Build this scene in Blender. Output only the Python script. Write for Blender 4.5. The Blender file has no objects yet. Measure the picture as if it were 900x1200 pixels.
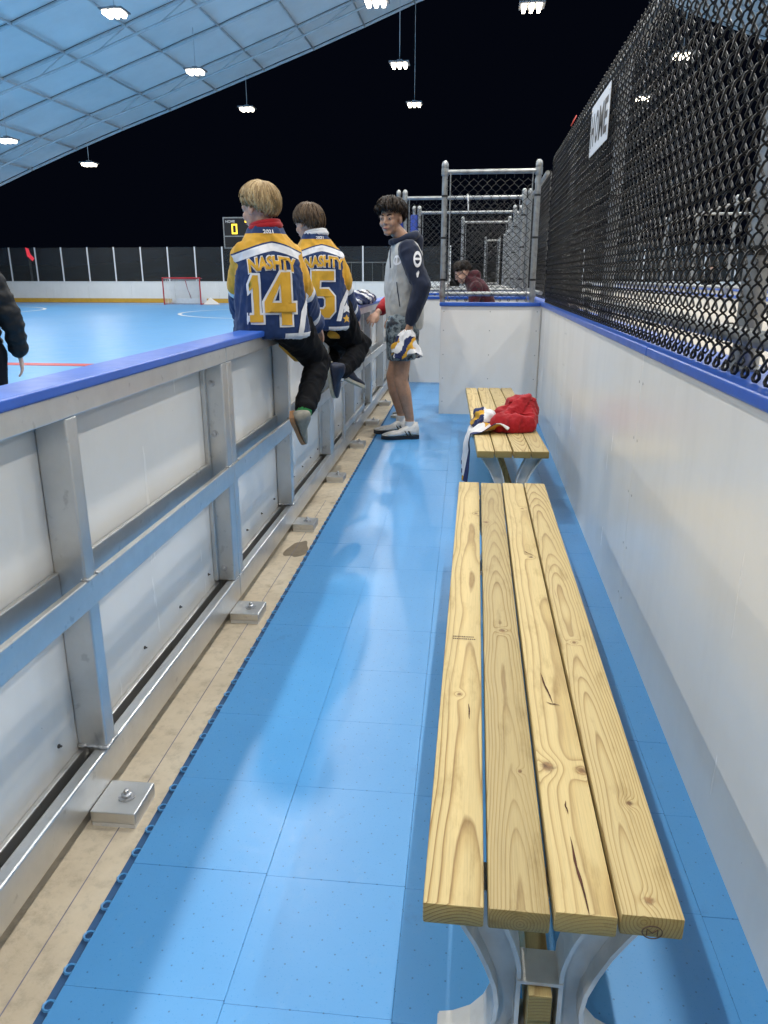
import bpy, bmesh, math, random
from mathutils import Vector, Matrix, noise
from mathutils.bvhtree import BVHTree
R = math.radians
scene = bpy.context.scene
C = scene.collection

# ------------------------------------------------------------------ camera
cam_d = bpy.data.cameras.new('camera')
cam = bpy.data.objects.new('camera', cam_d); C.objects.link(cam)
cam.matrix_world = Matrix(((0.992703, -0.035970, 0.115115, 0.0),
                           (0.120595, 0.296095, -0.947514, 0.0),
                           (0.0, 0.954482, 0.298275, 1.25),
                           (0, 0, 0, 1)))
cam_d.sensor_fit = 'VERTICAL'; cam_d.sensor_height = 36.0; cam_d.sensor_width = 27.0
cam_d.lens = 880.0 / 1200.0 * 36.0
cam_d.clip_start = 0.02; cam_d.clip_end = 2000
scene.camera = cam

# ------------------------------------------------------------------ night sky
world = bpy.data.worlds.new('World'); scene.world = world; world.use_nodes = True
wn = world.node_tree.nodes; wl = world.node_tree.links
bg = wn['Background']
bg.inputs['Color'].default_value = (.020, .030, .070, 1)      # moonless night sky
bg.inputs['Strength'].default_value = 0.06
scene.view_settings.view_transform = 'Standard'
scene.view_settings.look = 'None'
scene.view_settings.exposure = 0.0
scene.view_settings.gamma = 1.0
scene.cycles.use_denoising = True
scene.cycles.max_bounces = 8
scene.cycles.diffuse_bounces = 4
scene.cycles.glossy_bounces = 4
scene.cycles.transmission_bounces = 6
scene.cycles.transparent_max_bounces = 16
scene.cycles.sample_clamp_indirect = 6.0
scene.cycles.caustics_reflective = False
scene.cycles.caustics_refractive = False
LAMP_W = 212.0          # watts of each lamp
LAMP_COL = (1.0, 0.955, 0.87)

# ------------------------------------------------------------------ helpers
class MB:
    """collects faces of one mesh"""
    def __init__(s): s.v = []; s.f = []; s.mi = []
    def add(s, vs, fs, mi=0):
        o = len(s.v); s.v += [tuple(v) for v in vs]
        s.f += [tuple(i + o for i in f) for f in fs]; s.mi += [mi] * len(fs); return s
    def box(s, a, b, M=None, mi=0):
        (x0, y0, z0), (x1, y1, z1) = a, b
        vs = [Vector(p) for p in ((x0,y0,z0),(x1,y0,z0),(x1,y1,z0),(x0,y1,z0),(x0,y0,z1),(x1,y0,z1),(x1,y1,z1),(x0,y1,z1))]
        if M is not None: vs = [M @ v for v in vs]
        return s.add(vs, [(0,3,2,1),(4,5,6,7),(0,1,5,4),(1,2,6,5),(2,3,7,6),(3,0,4,7)], mi)
    def tube(s, pts, r, n=8, cap=True, closed=False, mi=0):
        pts = [Vector(p) for p in pts]; N = len(pts)
        rr = r if isinstance(r, (list, tuple)) else [r] * N
        vs = []; up = None
        for i, p in enumerate(pts):
            if closed: t = pts[(i+1) % N] - pts[i-1]
            else: t = pts[min(i+1, N-1)] - pts[max(i-1, 0)]
            t = t.normalized() if t.length > 1e-9 else Vector((0,0,1))
            if up is None:
                up = Vector((0,0,1)) if abs(t.z) < 0.9 else Vector((1,0,0))
            a = t.cross(up)
            if a.length < 1e-6: a = t.orthogonal()
            a.normalize(); b = a.cross(t).normalized(); up = b
            for k in range(n):
                q = 2*math.pi*k/n
                vs.append(p + (a*math.cos(q) + b*math.sin(q))*rr[i])
        fs = []
        for i in range(N if closed else N-1):
            j = (i+1) % N
            for k in range(n):
                fs.append((i*n+k, i*n+(k+1) % n, j*n+(k+1) % n, j*n+k))
        if cap and not closed:
            fs.append(tuple(range(n-1, -1, -1))); fs.append(tuple((N-1)*n+k for k in range(n)))
        return s.add(vs, fs, mi)
    def lathe(s, c, prof, n=12, axis=(0,0,1), mi=0):
        c = Vector(c); ax = Vector(axis).normalized(); a = ax.orthogonal().normalized(); b = ax.cross(a)
        vs = []; fs = []
        for (r, h) in prof:
            for k in range(n):
                q = 2*math.pi*k/n; vs.append(c + ax*h + (a*math.cos(q)+b*math.sin(q))*max(r, 1e-5))
        for i in range(len(prof)-1):
            for k in range(n): fs.append((i*n+k, i*n+(k+1) % n, (i+1)*n+(k+1) % n, (i+1)*n+k))
        fs.append(tuple(range(n-1, -1, -1))); fs.append(tuple((len(prof)-1)*n+k for k in range(n)))
        return s.add(vs, fs, mi)
    def prism(s, poly, fn, t0, t1, mi=0):
        """poly: 2-D outline, fn(u,v,t)->3-D"""
        n = len(poly)
        vs = [Vector(fn(u, v, t0)) for u, v in poly] + [Vector(fn(u, v, t1)) for u, v in poly]
        fs = [tuple(range(n-1, -1, -1)), tuple(range(n, 2*n))]
        fs += [(i, (i+1) % n, n+(i+1) % n, n+i) for i in range(n)]
        return s.add(vs, fs, mi)
    def grid(s, nu, nv, fn, mi=0, closed_u=False):
        vs = [Vector(fn(i/(nu-1) if not closed_u else i/nu, j/(nv-1))) for j in range(nv) for i in range(nu)]
        fs = []
        for j in range(nv-1):
            for i in range(nu if closed_u else nu-1):
                k = (i+1) % nu
                fs.append((j*nu+i, j*nu+k, (j+1)*nu+k, (j+1)*nu+i))
        return s.add(vs, fs, mi)
    def mesh(s, name):
        me = bpy.data.meshes.new(name); me.from_pydata(s.v, [], s.f)
        for p, m in zip(me.polygons, s.mi): p.material_index = m
        return me
    def build(s, name, mat, parent=None, smooth=False, bevel=0, seg=2, recalc=False, loc=None):
        me = s.mesh(name)
        if recalc or bevel:
            bm = bmesh.new(); bm.from_mesh(me)
            bmesh.ops.recalc_face_normals(bm, faces=bm.faces)
            if bevel:
                es = [e for e in bm.edges if len(e.link_faces) == 2 and e.calc_face_angle(0) > R(28)]
                bmesh.ops.bevel(bm, geom=es, offset=bevel, segments=seg, affect='EDGES', profile=0.5, clamp_overlap=True)
            bm.to_mesh(me); bm.free()
        return link(name, me, mat, parent, smooth, loc)

def link(name, me, mat, parent=None, smooth=False, loc=None):
    o = bpy.data.objects.new(name, me); C.objects.link(o)
    for m in (mat if isinstance(mat, (list, tuple)) else [mat]):
        if len(me.materials) < (len(mat) if isinstance(mat, (list, tuple)) else 1): me.materials.append(m)
    if smooth:
        me.shade_smooth()
        if smooth != 'all': me.set_sharp_from_angle(angle=R(40))
    if parent is not None: o.parent = parent
    if loc is not None: o.location = loc
    return o
def empty(name, loc=(0,0,0), rz=0.0, parent=None):
    o = bpy.data.objects.new(name, None); C.objects.link(o); o.location = loc; o.rotation_euler = (0,0,rz)
    o.empty_display_size = 0.1
    if parent: o.parent = parent
    return o
def tag(o, label=None, cat=None, group=None, kind=None):
    if label: o['label'] = label
    if cat: o['category'] = cat
    if group: o['group'] = group
    if kind: o['kind'] = kind
    return o
def copy_tree(o, parent=None):
    c = o.copy(); C.objects.link(c); c.parent = parent
    for ch in list(o.children): copy_tree(ch, c)
    return c

# ------------------------------------------------------------------ materials
def srgb(r, g, b):
    f = lambda c: (c/255/12.92) if c/255 <= .04045 else ((c/255+.055)/1.055)**2.4
    return (f(r), f(g), f(b))
def newmat(name):
    m = bpy.data.materials.new(name); m.use_nodes = True
    nt = m.node_tree; return m, nt, nt.nodes['Principled BSDF']
def N(nt, t, **kw):
    n = nt.nodes.new('ShaderNode'+t)
    for k, v in kw.items():
        if k.startswith('i_'):
            n.inputs[int(k[2:]) if k[2:].isdigit() else k[2:].replace('_', ' ')].default_value = v
        else: setattr(n, k, v)
    return n
def MATH(nt, op, a, b=None, c=None, clamp=False):
    n = nt.nodes.new('ShaderNodeMath'); n.operation = op; n.use_clamp = clamp
    for i, x in enumerate((a, b, c)):
        if x is None: continue
        if isinstance(x, (int, float)): n.inputs[i].default_value = x
        else: nt.links.new(x, n.inputs[i])
    return n.outputs[0]
def MIX(nt, fac, a, b, blend='MIX'):
    n = nt.nodes.new('ShaderNodeMix'); n.data_type = 'RGBA'; n.blend_type = blend
    for i, x in ((0, fac), (6, a), (7, b)):
        if isinstance(x, (int, float)): n.inputs[i].default_value = x
        elif isinstance(x, tuple): n.inputs[i].default_value = (*x, 1) if len(x) == 3 else x
        else: nt.links.new(x, n.inputs[i])
    return n.outputs[2]
def RAMP(nt, fac, stops):
    n = nt.nodes.new('ShaderNodeValToRGB'); cr = n.color_ramp
    while len(cr.elements) < len(stops): cr.elements.new(0.5)
    for e, (p, c) in zip(cr.elements, stops):
        e.position = p; e.color = (*c, 1) if isinstance(c, tuple) else (c, c, c, 1)
    nt.links.new(fac, n.inputs[0]); return n.outputs[0]
def NOISE(nt, vec, scale, detail=3, rough=.5, stretch=None):
    if stretch:
        mp = N(nt, 'Mapping'); mp.inputs['Scale'].default_value = stretch; nt.links.new(vec, mp.inputs[0]); vec = mp.outputs[0]
    n = N(nt, 'TexNoise'); n.inputs['Scale'].default_value = scale; n.inputs['Detail'].default_value = detail
    n.inputs['Roughness'].default_value = rough; nt.links.new(vec, n.inputs['Vector']); return n.outputs[0]
def BUMP(nt, bs, h, strength=.2, dist=.01):
    b = N(nt, 'Bump'); b.inputs['Strength'].default_value = strength; b.inputs['Distance'].default_value = dist
    nt.links.new(h, b.inputs['Height']); nt.links.new(b.outputs[0], bs.inputs['Normal'])
def POS(nt): return N(nt, 'NewGeometry').outputs['Position']
def OBJ(nt): return N(nt, 'TexCoord').outputs['Object']

def mat_noisy(name, col, var=.12, scale=6, rough=.5, rvar=.1, metal=0.0, bump=0, bscale=60, stretch=None, spec=.5, coords='pos', bdist=.004, sheen=0):
    m, nt, bs = newmat(name)
    v = POS(nt) if coords == 'pos' else OBJ(nt)
    n1 = NOISE(nt, v, scale, 5, .6, stretch)
    dark = tuple(max(0, c*(1-var*1.6)) for c in col); lite = tuple(min(1, c*(1+var)) for c in col)
    nt.links.new(RAMP(nt, n1, [(.3, dark), (.5, col), (.72, lite)]), bs.inputs['Base Color'])
    n2 = NOISE(nt, v, scale*2.7, 4, .6, stretch)
    nt.links.new(MATH(nt, 'MULTIPLY_ADD', n2, rvar*2, rough-rvar), bs.inputs['Roughness'])
    bs.inputs['Metallic'].default_value = metal
    bs.inputs['Specular IOR Level'].default_value = spec
    if sheen: bs.inputs['Sheen Weight'].default_value = sheen
    if bump: BUMP(nt, bs, NOISE(nt, v, bscale, 4, .6, stretch), bump, bdist)
    return m

def alu(name, stretch, col=(.72,.72,.71), rough=.34):
    m, nt, bs = newmat(name); v = POS(nt)
    big = NOISE(nt, v, 5, 5, .65); fine = NOISE(nt, v, 60, 3, .6, stretch); spots = NOISE(nt, v, 28, 3, .55)
    base = RAMP(nt, big, [(.25, tuple(c*.86 for c in col)), (.55, col), (.8, tuple(min(1, c*1.14) for c in col))])
    sp = RAMP(nt, spots, [(.27, .80), (.36, 1.0)])
    base = MIX(nt, 1.0, base, sp, 'MULTIPLY')
    nt.links.new(base, bs.inputs['Base Color']); bs.inputs['Metallic'].default_value = .92
    nt.links.new(MATH(nt, 'MULTIPLY_ADD', fine, .22, rough-.11), bs.inputs['Roughness'])
    BUMP(nt, bs, fine, .10, .002)
    return m
M = {}
M['alu'] = alu('brushed aluminium lengthwise', (1, .04, 1))
M['alu_v'] = alu('brushed aluminium upright', (1, 1, .04), (.66,.66,.65), .38)
M['alu_dark'] = alu('weathered aluminium channel', (1, .05, 1), (.28,.28,.275), .5)
M['galv'] = mat_noisy('galvanised pipe', (.36,.37,.37), .22, 18, .42, .10, .75)
M['bolt'] = mat_noisy('zinc bolt', (.55,.55,.56), .2, 90, .32, .08, .95)
M['dark_bolt'] = mat_noisy('dark screw', (.10,.095,.09), .2, 90, .45, .08, .7)
M['steel_leg'] = mat_noisy('grey cast bench leg', (.56,.56,.545), .10, 14, .5, .08, .0, .10, 120)
M['rubber'] = mat_noisy('black rubber', (.012,.012,.013), .2, 20, .5)
M['wire'] = mat_noisy('black vinyl wire', (.005,.005,.0055), .2, 40, .40, .06, 0, spec=.32)
M['pad'] = mat_noisy('blue vinyl padding', (.015,.05,.30), .15, 6, .45)
M['cap'] = mat_noisy('blue plastic cap rail', (.026,.105,.47), .10, 9, .34, .08, 0, .05, 40)
M['kick'] = mat_noisy('gold kick strip', (.55,.34,.05), .08, 6, .4)
M['sign_white'] = mat_noisy('sign white', (.72,.73,.75), .03, 6, .45)
M['ink'] = mat_noisy('black sign lettering', (.012,.012,.014), .1, 20, .5)
M['red_tie'] = mat_noisy('red plastic tie', (.6,.05,.03), .1, 20, .5)
M['fixture'] = mat_noisy('grey lamp housing', (.35,.35,.36), .1, 8, .4, .05, .6)
M['roof_steel'] = mat_noisy('white painted roof tube', (.62,.63,.64), .08, 3, .5)
M['board_black'] = mat_noisy('scoreboard face', (.010,.010,.012), .2, 5, .45)
M['goal_red'] = mat_noisy('red goal pipe', (.45,.02,.025), .1, 6, .35)
M['net'] = mat_noisy('white goal net', (.75,.75,.75), .05, 6, .8)
M['nail'] = mat_noisy('dull screw head', (.33,.33,.32), .2, 90, .45)
M['shim'] = mat_noisy('white shim', (.75,.74,.72), .05, 30, .5)

def white_panel():
    m, nt, bs = newmat('white polyethylene panel'); v = POS(nt)
    big = NOISE(nt, v, 1.6, 6, .62); streak = NOISE(nt, v, 7, 5, .6, (1, 1, .12)); sp = NOISE(nt, v, 75, 2, .5)
    c = RAMP(nt, big, [(.28, (.765,.75,.72)), (.52, (.805,.79,.76)), (.75, (.83,.815,.785))])
    c = MIX(nt, 1.0, c, RAMP(nt, streak, [(.25, .965), (.5, 1.0)]), 'MULTIPLY')
    c = MIX(nt, 1.0, c, RAMP(nt, sp, [(.185, .45), (.205, 1.0)]), 'MULTIPLY')
    nt.links.new(c, bs.inputs['Base Color'])
    nt.links.new(MATH(nt, 'MULTIPLY_ADD', streak, .08, .22), bs.inputs['Roughness'])
    BUMP(nt, bs, NOISE(nt, v, 3.5, 4, .5), .10, .02)
    return m
M['panel'] = white_panel()

def concrete():
    m, nt, bs = newmat('bare concrete slab'); v = POS(nt)
    a = NOISE(nt, v, 2.2, 7, .65); b = NOISE(nt, v, 26, 5, .7); s = NOISE(nt, v, 9, 5, .6)
    c = RAMP(nt, a, [(.25, (.45,.37,.265)), (.5, (.60,.51,.38)), (.75, (.68,.60,.47))])
    c = MIX(nt, 1.0, c, RAMP(nt, b, [(.28, .74), (.5, 1.0), (.8, 1.06)]), 'MULTIPLY')
    c = MIX(nt, RAMP(nt, s, [(.60, 0.0), (.72, .55)]), c, (.22,.16,.095))
    nt.links.new(c, bs.inputs['Base Color']); bs.inputs['Roughness'].default_value = .72
    BUMP(nt, bs, b, .22, .006)
    return m
M['concrete'] = concrete()

def tile_mat(name, obj_coords, dots=True):
    m, nt, bs = newmat(name); w = POS(nt); v = OBJ(nt) if obj_coords else w
    rnd = N(nt, 'ObjectInfo').outputs['Random']
    big = NOISE(nt, w, 1.3, 5, .6); fine = NOISE(nt, w, 40, 4, .7)
    c = RAMP(nt, big, [(.25, (.066,.270,.585)), (.55, (.080,.305,.635)), (.8, (.096,.335,.675))])
    if obj_coords: c = MIX(nt, MATH(nt, 'MULTIPLY', rnd, .14), c, (.062,.25,.56))
    scuff = NOISE(nt, w, 5.5, 6, .72)
    c = MIX(nt, RAMP(nt, scuff, [(.62, 0.0), (.72, .42)]), c, (.055,.18,.40))
    dust = NOISE(nt, w, 17, 6, .75, (1, .6, 1)); c = MIX(nt, RAMP(nt, dust, [(.58, 0.0), (.80, .14)]), c, (.36,.46,.56))
    rough = MATH(nt, 'MULTIPLY_ADD', fine, .20, .24)
    if dots:
        def dotgrid(off):
            mp = N(nt, 'Mapping'); mp.inputs['Scale'].default_value = (1/.061, 1/.061, 0); mp.inputs['Location'].default_value = off
            nt.links.new(v, mp.inputs[0])
            fr = N(nt, 'VectorMath', operation='FRACTION'); nt.links.new(mp.outputs[0], fr.inputs[0])
            ds = N(nt, 'VectorMath', operation='DISTANCE'); ds.inputs[1].default_value = (.5, .5, 0)
            nt.links.new(fr.outputs[0], ds.inputs[0]); return MATH(nt, 'LESS_THAN', ds.outputs['Value'], .029)
        d = MATH(nt, 'MAXIMUM', dotgrid((0,0,0)), dotgrid((.5,.5,0)))
        c = MIX(nt, MATH(nt, 'MULTIPLY', d, .62), c, (.015,.06,.16))
    sprk = NOISE(nt, w, 260, 2, .5)
    rough = MATH(nt, 'SUBTRACT', rough, MATH(nt, 'MULTIPLY', MATH(nt, 'GREATER_THAN', sprk, .68), .15))
    nt.links.new(c, bs.inputs['Base Color']); nt.links.new(rough, bs.inputs['Roughness'])
    BUMP(nt, bs, fine, .08, .003)
    return m
M['tile'] = tile_mat('blue sport tile', True)
M['rink'] = None
def rink_mat():
    m, nt, bs = newmat('blue rink floor with tile joints'); w = POS(nt)
    big = NOISE(nt, w, .35, 5, .6); mid = NOISE(nt, w, 3, 5, .6)
    c = RAMP(nt, big, [(.3, (.105,.34,.66)), (.7, (.135,.385,.71))])
    c = MIX(nt, 1.0, c, RAMP(nt, mid, [(.3, .93), (.6, 1.0)]), 'MULTIPLY')
    mp = N(nt, 'Mapping'); mp.inputs['Scale'].default_value = (1/.305, 1/.305, 0); nt.links.new(w, mp.inputs[0])
    fr = N(nt, 'VectorMath', operation='FRACTION'); nt.links.new(mp.outputs[0], fr.inputs[0])
    sx = N(nt, 'SeparateXYZ'); nt.links.new(fr.outputs[0], sx.inputs[0])
    j = MATH(nt, 'MAXIMUM', MATH(nt, 'LESS_THAN', sx.outputs[0], .012), MATH(nt, 'LESS_THAN', sx.outputs[1], .012))
    c = MIX(nt, MATH(nt, 'MULTIPLY', j, .5), c, (.03,.12,.32))
    nt.links.new(c, bs.inputs['Base Color']); nt.links.new(MATH(nt, 'MULTIPLY_ADD', mid, .2, .28), bs.inputs['Roughness'])
    return m
M['rink'] = rink_mat()
M['line_white'] = mat_noisy('white rink paint', (.74,.76,.78), .04, 4, .4)
M['line_red'] = mat_noisy('red rink paint', (.55,.06,.06), .06, 4, .4)

def fabric_roof():
    m, nt, bs = newmat('white roof membrane'); v = POS(nt)
    n = NOISE(nt, v, .6, 5, .6)
    nt.links.new(RAMP(nt, n, [(.3, (.74,.735,.73)), (.7, (.83,.825,.82))]), bs.inputs['Base Color'])
    bs.inputs['Roughness'].default_value = .6
    BUMP(nt, bs, NOISE(nt, v, 1.1, 3, .5), .25, .15)
    return m
M['roof'] = fabric_roof()

def wood_mat(i, cx, cz, tilt, seed, knots, tone=1.0, freq=150.0, warp=.018):
    m, nt, bs = newmat('pine plank %d' % i); v = OBJ(nt)
    off = N(nt, 'VectorMath', operation='ADD'); off.inputs[1].default_value = (seed*1.7, seed*3.1, seed*.9); nt.links.new(v, off.inputs[0]); vo = off.outputs[0]
    sp = N(nt, 'SeparateXYZ'); nt.links.new(v, sp.inputs[0]); x, y, z = sp.outputs
    w1 = NOISE(nt, vo, 1.0, 2, .5, (5, 1.5, 5)); w2 = NOISE(nt, vo, 1.0, 3, .55, (16, 3.0, 16))
    wob = MATH(nt, 'ADD', MATH(nt, 'MULTIPLY', MATH(nt, 'SUBTRACT', w1, .5), warp*2), MATH(nt, 'MULTIPLY', MATH(nt, 'SUBTRACT', w2, .5), warp*.22))
    xx = MATH(nt, 'SUBTRACT', x, cx)
    zz = MATH(nt, 'ADD', MATH(nt, 'SUBTRACT', z, cz), MATH(nt, 'MULTIPLY', y, tilt))
    r = MATH(nt, 'SQRT', MATH(nt, 'ADD', MATH(nt, 'POWER', xx, 2.0), MATH(nt, 'POWER', zz, 2.0)))
    r = MATH(nt, 'ADD', r, wob)
    kcol = None
    for (kx, ky, s, amp) in knots:
        dx = MATH(nt, 'DIVIDE', MATH(nt, 'SUBTRACT', x, kx), s); dy = MATH(nt, 'DIVIDE', MATH(nt, 'SUBTRACT', y, ky), s*1.25)
        q = MATH(nt, 'ADD', MATH(nt, 'POWER', MATH(nt, 'ABSOLUTE', dx), 2.0), MATH(nt, 'POWER', MATH(nt, 'ABSOLUTE', dy), 2.0))
        kq = MATH(nt, 'MULTIPLY', q, MATH(nt, 'MULTIPLY_ADD', NOISE(nt, vo, 70, 3, .6), 3.2, -.6))
        g = MATH(nt, 'EXPONENT', MATH(nt, 'MULTIPLY', q, -.30))
        r = MATH(nt, 'ADD', r, MATH(nt, 'MULTIPLY', g, amp*.6))
        core = MATH(nt, 'EXPONENT', MATH(nt, 'MULTIPLY', MATH(nt, 'POWER', MATH(nt, 'ABSOLUTE', kq), 2.0), -2.6))
        kcol = core if kcol is None else MATH(nt, 'MAXIMUM', kcol, core)
    ph = MATH(nt, 'MULTIPLY', r, freq)
    n3 = NOISE(nt, vo, 1.0, 2, .5, (30, 4, 30))
    ph = MATH(nt, 'ADD', ph, MATH(nt, 'MULTIPLY', n3, .22))
    saw = MATH(nt, 'FRACT', ph)
    E = (.585*tone, .455*tone, .215*tone); Md = (.47*tone, .335*tone, .135*tone); L = (.235*tone, .132*tone, .042*tone)
    c = RAMP(nt, saw, [(.0, E), (.52, tuple(x*.97 for x in E)), (.74, Md), (.90, L), (1.0, E)])
    blotch = NOISE(nt, vo, 1.0, 3, .55, (5, .8, 5))
    c = MIX(nt, RAMP(nt, blotch, [(.35, .60), (.65, .05)]), c, (.55*tone, .425*tone, .20*tone))
    dirt = NOISE(nt, vo, 1.0, 5, .7, (22, 5, 22)); c = MIX(nt, 1.0, c, RAMP(nt, dirt, [(.28, (.74,.70,.62)), (.46, (1.0,1.0,1.0))]), 'MULTIPLY')
    fib = NOISE(nt, vo, 1.0, 4, .75, (520, 7, 520))
    c = MIX(nt, 1.0, c, RAMP(nt, fib, [(.25, .76), (.52, 1.0), (.8, 1.07)]), 'MULTIPLY')
    crk = NOISE(nt, vo, 1.0, 2, .5, (95, 2.2, 95))
    c = MIX(nt, RAMP(nt, crk, [(.745, 0.0), (.765, .55)]), c, (.20,.10,.04))
    if kcol is not None: kn = NOISE(nt, vo, 90, 3, .6); c = MIX(nt, MATH(nt, 'MULTIPLY', kcol, .92), c, RAMP(nt, kn, [(.35, (.07,.03,.012)), (.7, (.28,.14,.05))]))
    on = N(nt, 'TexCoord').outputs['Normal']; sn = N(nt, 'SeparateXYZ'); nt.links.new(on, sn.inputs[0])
    endg = MATH(nt, 'GREATER_THAN', MATH(nt, 'ABSOLUTE', sn.outputs[1]), .75)       # darker end grain, with the less lit ends' shade painted into the colour
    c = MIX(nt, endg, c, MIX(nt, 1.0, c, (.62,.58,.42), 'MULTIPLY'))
    nt.links.new(c, bs.inputs['Base Color'])
    bs.inputs['Roughness'].default_value = .58; bs.inputs['Specular IOR Level'].default_value = .35
    hb = MATH(nt, 'ADD', MATH(nt, 'MULTIPLY', saw, -.4), fib)
    BUMP(nt, bs, hb, .22, .0012)
    return m

def emis(name, col, st):
    m = bpy.data.materials.new(name); m.use_nodes = True; nt = m.node_tree
    bs = nt.nodes['Principled BSDF']; bs.inputs['Base Color'].default_value = (*col, 1)
    bs.inputs['Emission Color'].default_value = (*col, 1); bs.inputs['Emission Strength'].default_value = st
    return m
M['lens'] = emis('lit lamp lens', (1.0,.91,.74), 11.0)
M['digit'] = emis('lit yellow digit', (1.0,.72,.05), 1.6)
M['red_glow'] = emis('red lit sign', (1.0,.05,.08), 1.0)
M['score_text'] = mat_noisy('white scoreboard lettering', (.8,.8,.8), .03, 4, .5)

def glass_mat():
    m = bpy.data.materials.new('rink shield acrylic'); m.use_nodes = True; nt = m.node_tree
    for n in list(nt.nodes): nt.nodes.remove(n)
    o = N(nt, 'OutputMaterial'); mx = N(nt, 'MixShader'); tr = N(nt, 'BsdfTransparent'); gl = N(nt, 'BsdfGlossy')
    tr.inputs[0].default_value = (.80,.83,.84,1); gl.inputs['Roughness'].default_value = .05
    lw = N(nt, 'LayerWeight'); lw.inputs[0].default_value = .12
    nt.links.new(lw.outputs['Fresnel'], mx.inputs[0]); nt.links.new(tr.outputs[0], mx.inputs[1]); nt.links.new(gl.outputs[0], mx.inputs[2])
    df = N(nt, 'BsdfDiffuse'); df.inputs[0].default_value = (.62,.66,.70,1); m2 = N(nt, 'MixShader'); m2.inputs[0].default_value = .035
    nt.links.new(mx.outputs[0], m2.inputs[1]); nt.links.new(df.outputs[0], m2.inputs[2])
    nt.links.new(m2.outputs[0], o.inputs[0]); return m
M['glass'] = glass_mat()
M['ground'] = mat_noisy('dark night field', (.030,.034,.022), .3, .4, .9, .05)
# ================================================================== SETTING
# ---- ground to the horizon, concrete slab, rink floors
def sheet(name, x0, x1, y0, y1, z, mat, kind='structure'):
    o = MB().add([(x0,y0,z),(x1,y0,z),(x1,y1,z),(x0,y1,z)], [(0,1,2,3)]).build(name, mat)
    return tag(o, kind=kind)
sheet('ground', -900, 900, -400, 1200, -.06, M['ground'])
sheet('concrete_slab', -30, 34, -30, 44, -.014, M['concrete'])
BOARD_TH = .016                                      # the left boards stray a little from the corridor's axis
def LX(u, y): return -.862 + u - BOARD_TH*y           # world x of a point u in front of the left boards' face
rink = MB().add([(-27.2,-24,-.004),(LX(-.13,-24),-24,-.004),(LX(-.13,38.4),38.4,-.004),(-27.2,38.4,-.004)], [(0,1,2,3)]).build('rink_floor', M['rink'])
tag(rink, kind='structure')
rink2 = MB().add([(4.9,-24,-.004),(30,-24,-.004),(30,38.4,-.004),(4.9,38.4,-.004)], [(0,1,2,3)]).build('rink_floor', M['rink'])
tag(rink2, kind='structure')
mk = MB()
def ringpts(cx, cy, r0, r1, n=64):
    vs = []; fs = []
    for k in range(n):
        q = 2*math.pi*k/n
        vs += [(cx+r0*math.cos(q), cy+r0*math.sin(q), 0), (cx+r1*math.cos(q), cy+r1*math.sin(q), 0)]
        fs.append((2*k, 2*k+1, (2*k+3) % (2*n), (2*k+2) % (2*n)))
    return vs, fs
for cx in (-6.4, -21.8):
    MB().add(*ringpts(cx, 28.2, 4.42, 4.55)).build('faceoff_circle', M['line_white'], rink)
MB().add(*ringpts(-14.1, 10.8, 4.4, 4.55)).build('faceoff_circle', M['line_white'], rink)
MB().box((-27.1,10.62,-.003),(-1.2,10.92,.0004)).build('centre_line', M['line_red'], rink)
MB().box((-27.1,36.0,-.003),(-1.6,36.06,.0004)).build('goal_line', M['line_red'], rink)

# ---- corridor floor: every tile its own piece
T = .3052
M['underlay'] = mat_noisy('dark blue tile underside', (.03,.10,.24), .1, 20, .7)
floor = MB().add([(-.70,-1.6,-.0135),(.75,-1.6,-.0135),(.75,13.2,-.0135),(-.93,13.2,-.0135)], [(0,1,2,3)]).build('bench_floor', M['underlay'])
tag(floor, kind='structure')
def tile_mesh(name, loops=False, w=T):
    g = .0002; m = MB()
    m.box((g, g, -.012), (w-g, T-g, 0))
    me = m.mesh(name)
    bm = bmesh.new(); bm.from_mesh(me)
    top = [e for e in bm.edges if all(v.co.z > -.001 for v in e.verts)]
    bmesh.ops.bevel(bm, geom=top, offset=.0007, segments=1, affect='EDGES')
    bm.to_mesh(me); bm.free()
    if loops:
        m2 = MB(); m2.v = [tuple(v.co) for v in me.vertices]; m2.f = [tuple(p.vertices) for p in me.polygons]; m2.mi = [0]*len(m2.f)
        for k in range(4):
            cy = T*(k+.5)/4
            m2.tube([(-.008+.011*math.cos(q), cy+.011*math.sin(q), -.006) for q in [2*math.pi*i/10 for i in range(10)]], .0028, 5, closed=True)
        me = m2.mesh(name)
    me.materials.append(M['tile']); return me
tm = tile_mesh('floor_tile'); tl = tile_mesh('floor_tile_edge', True)
rng = random.Random(5)
ncol = 5
Y0 = .9861 - T*8
for j in range(0, 47):
    y = Y0 + j*T
    if 7.12 < y + T/2 < 7.30: pass
    for i in range(ncol):
        o = bpy.data.objects.new('floor_tile', tl if i == 0 else tm); C.objects.link(o); o.parent = floor
        x = -.701 - BOARD_TH*y + i*T
        o.location = (x, y, rng.uniform(-.0003, .0003)); o.rotation_euler = (rng.uniform(-.0012,.0012), rng.uniform(-.0012,.0012), BOARD_TH)

# ---- left boards -------------------------------------------------
boards = empty('dasher_boards', (-.862, 0, 0), BOARD_TH)
tag(boards, 'long white rink boards on aluminium frame with blue cap, left of the benches', 'rink boards')
YE = 15.0; YS = -2.4
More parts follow.
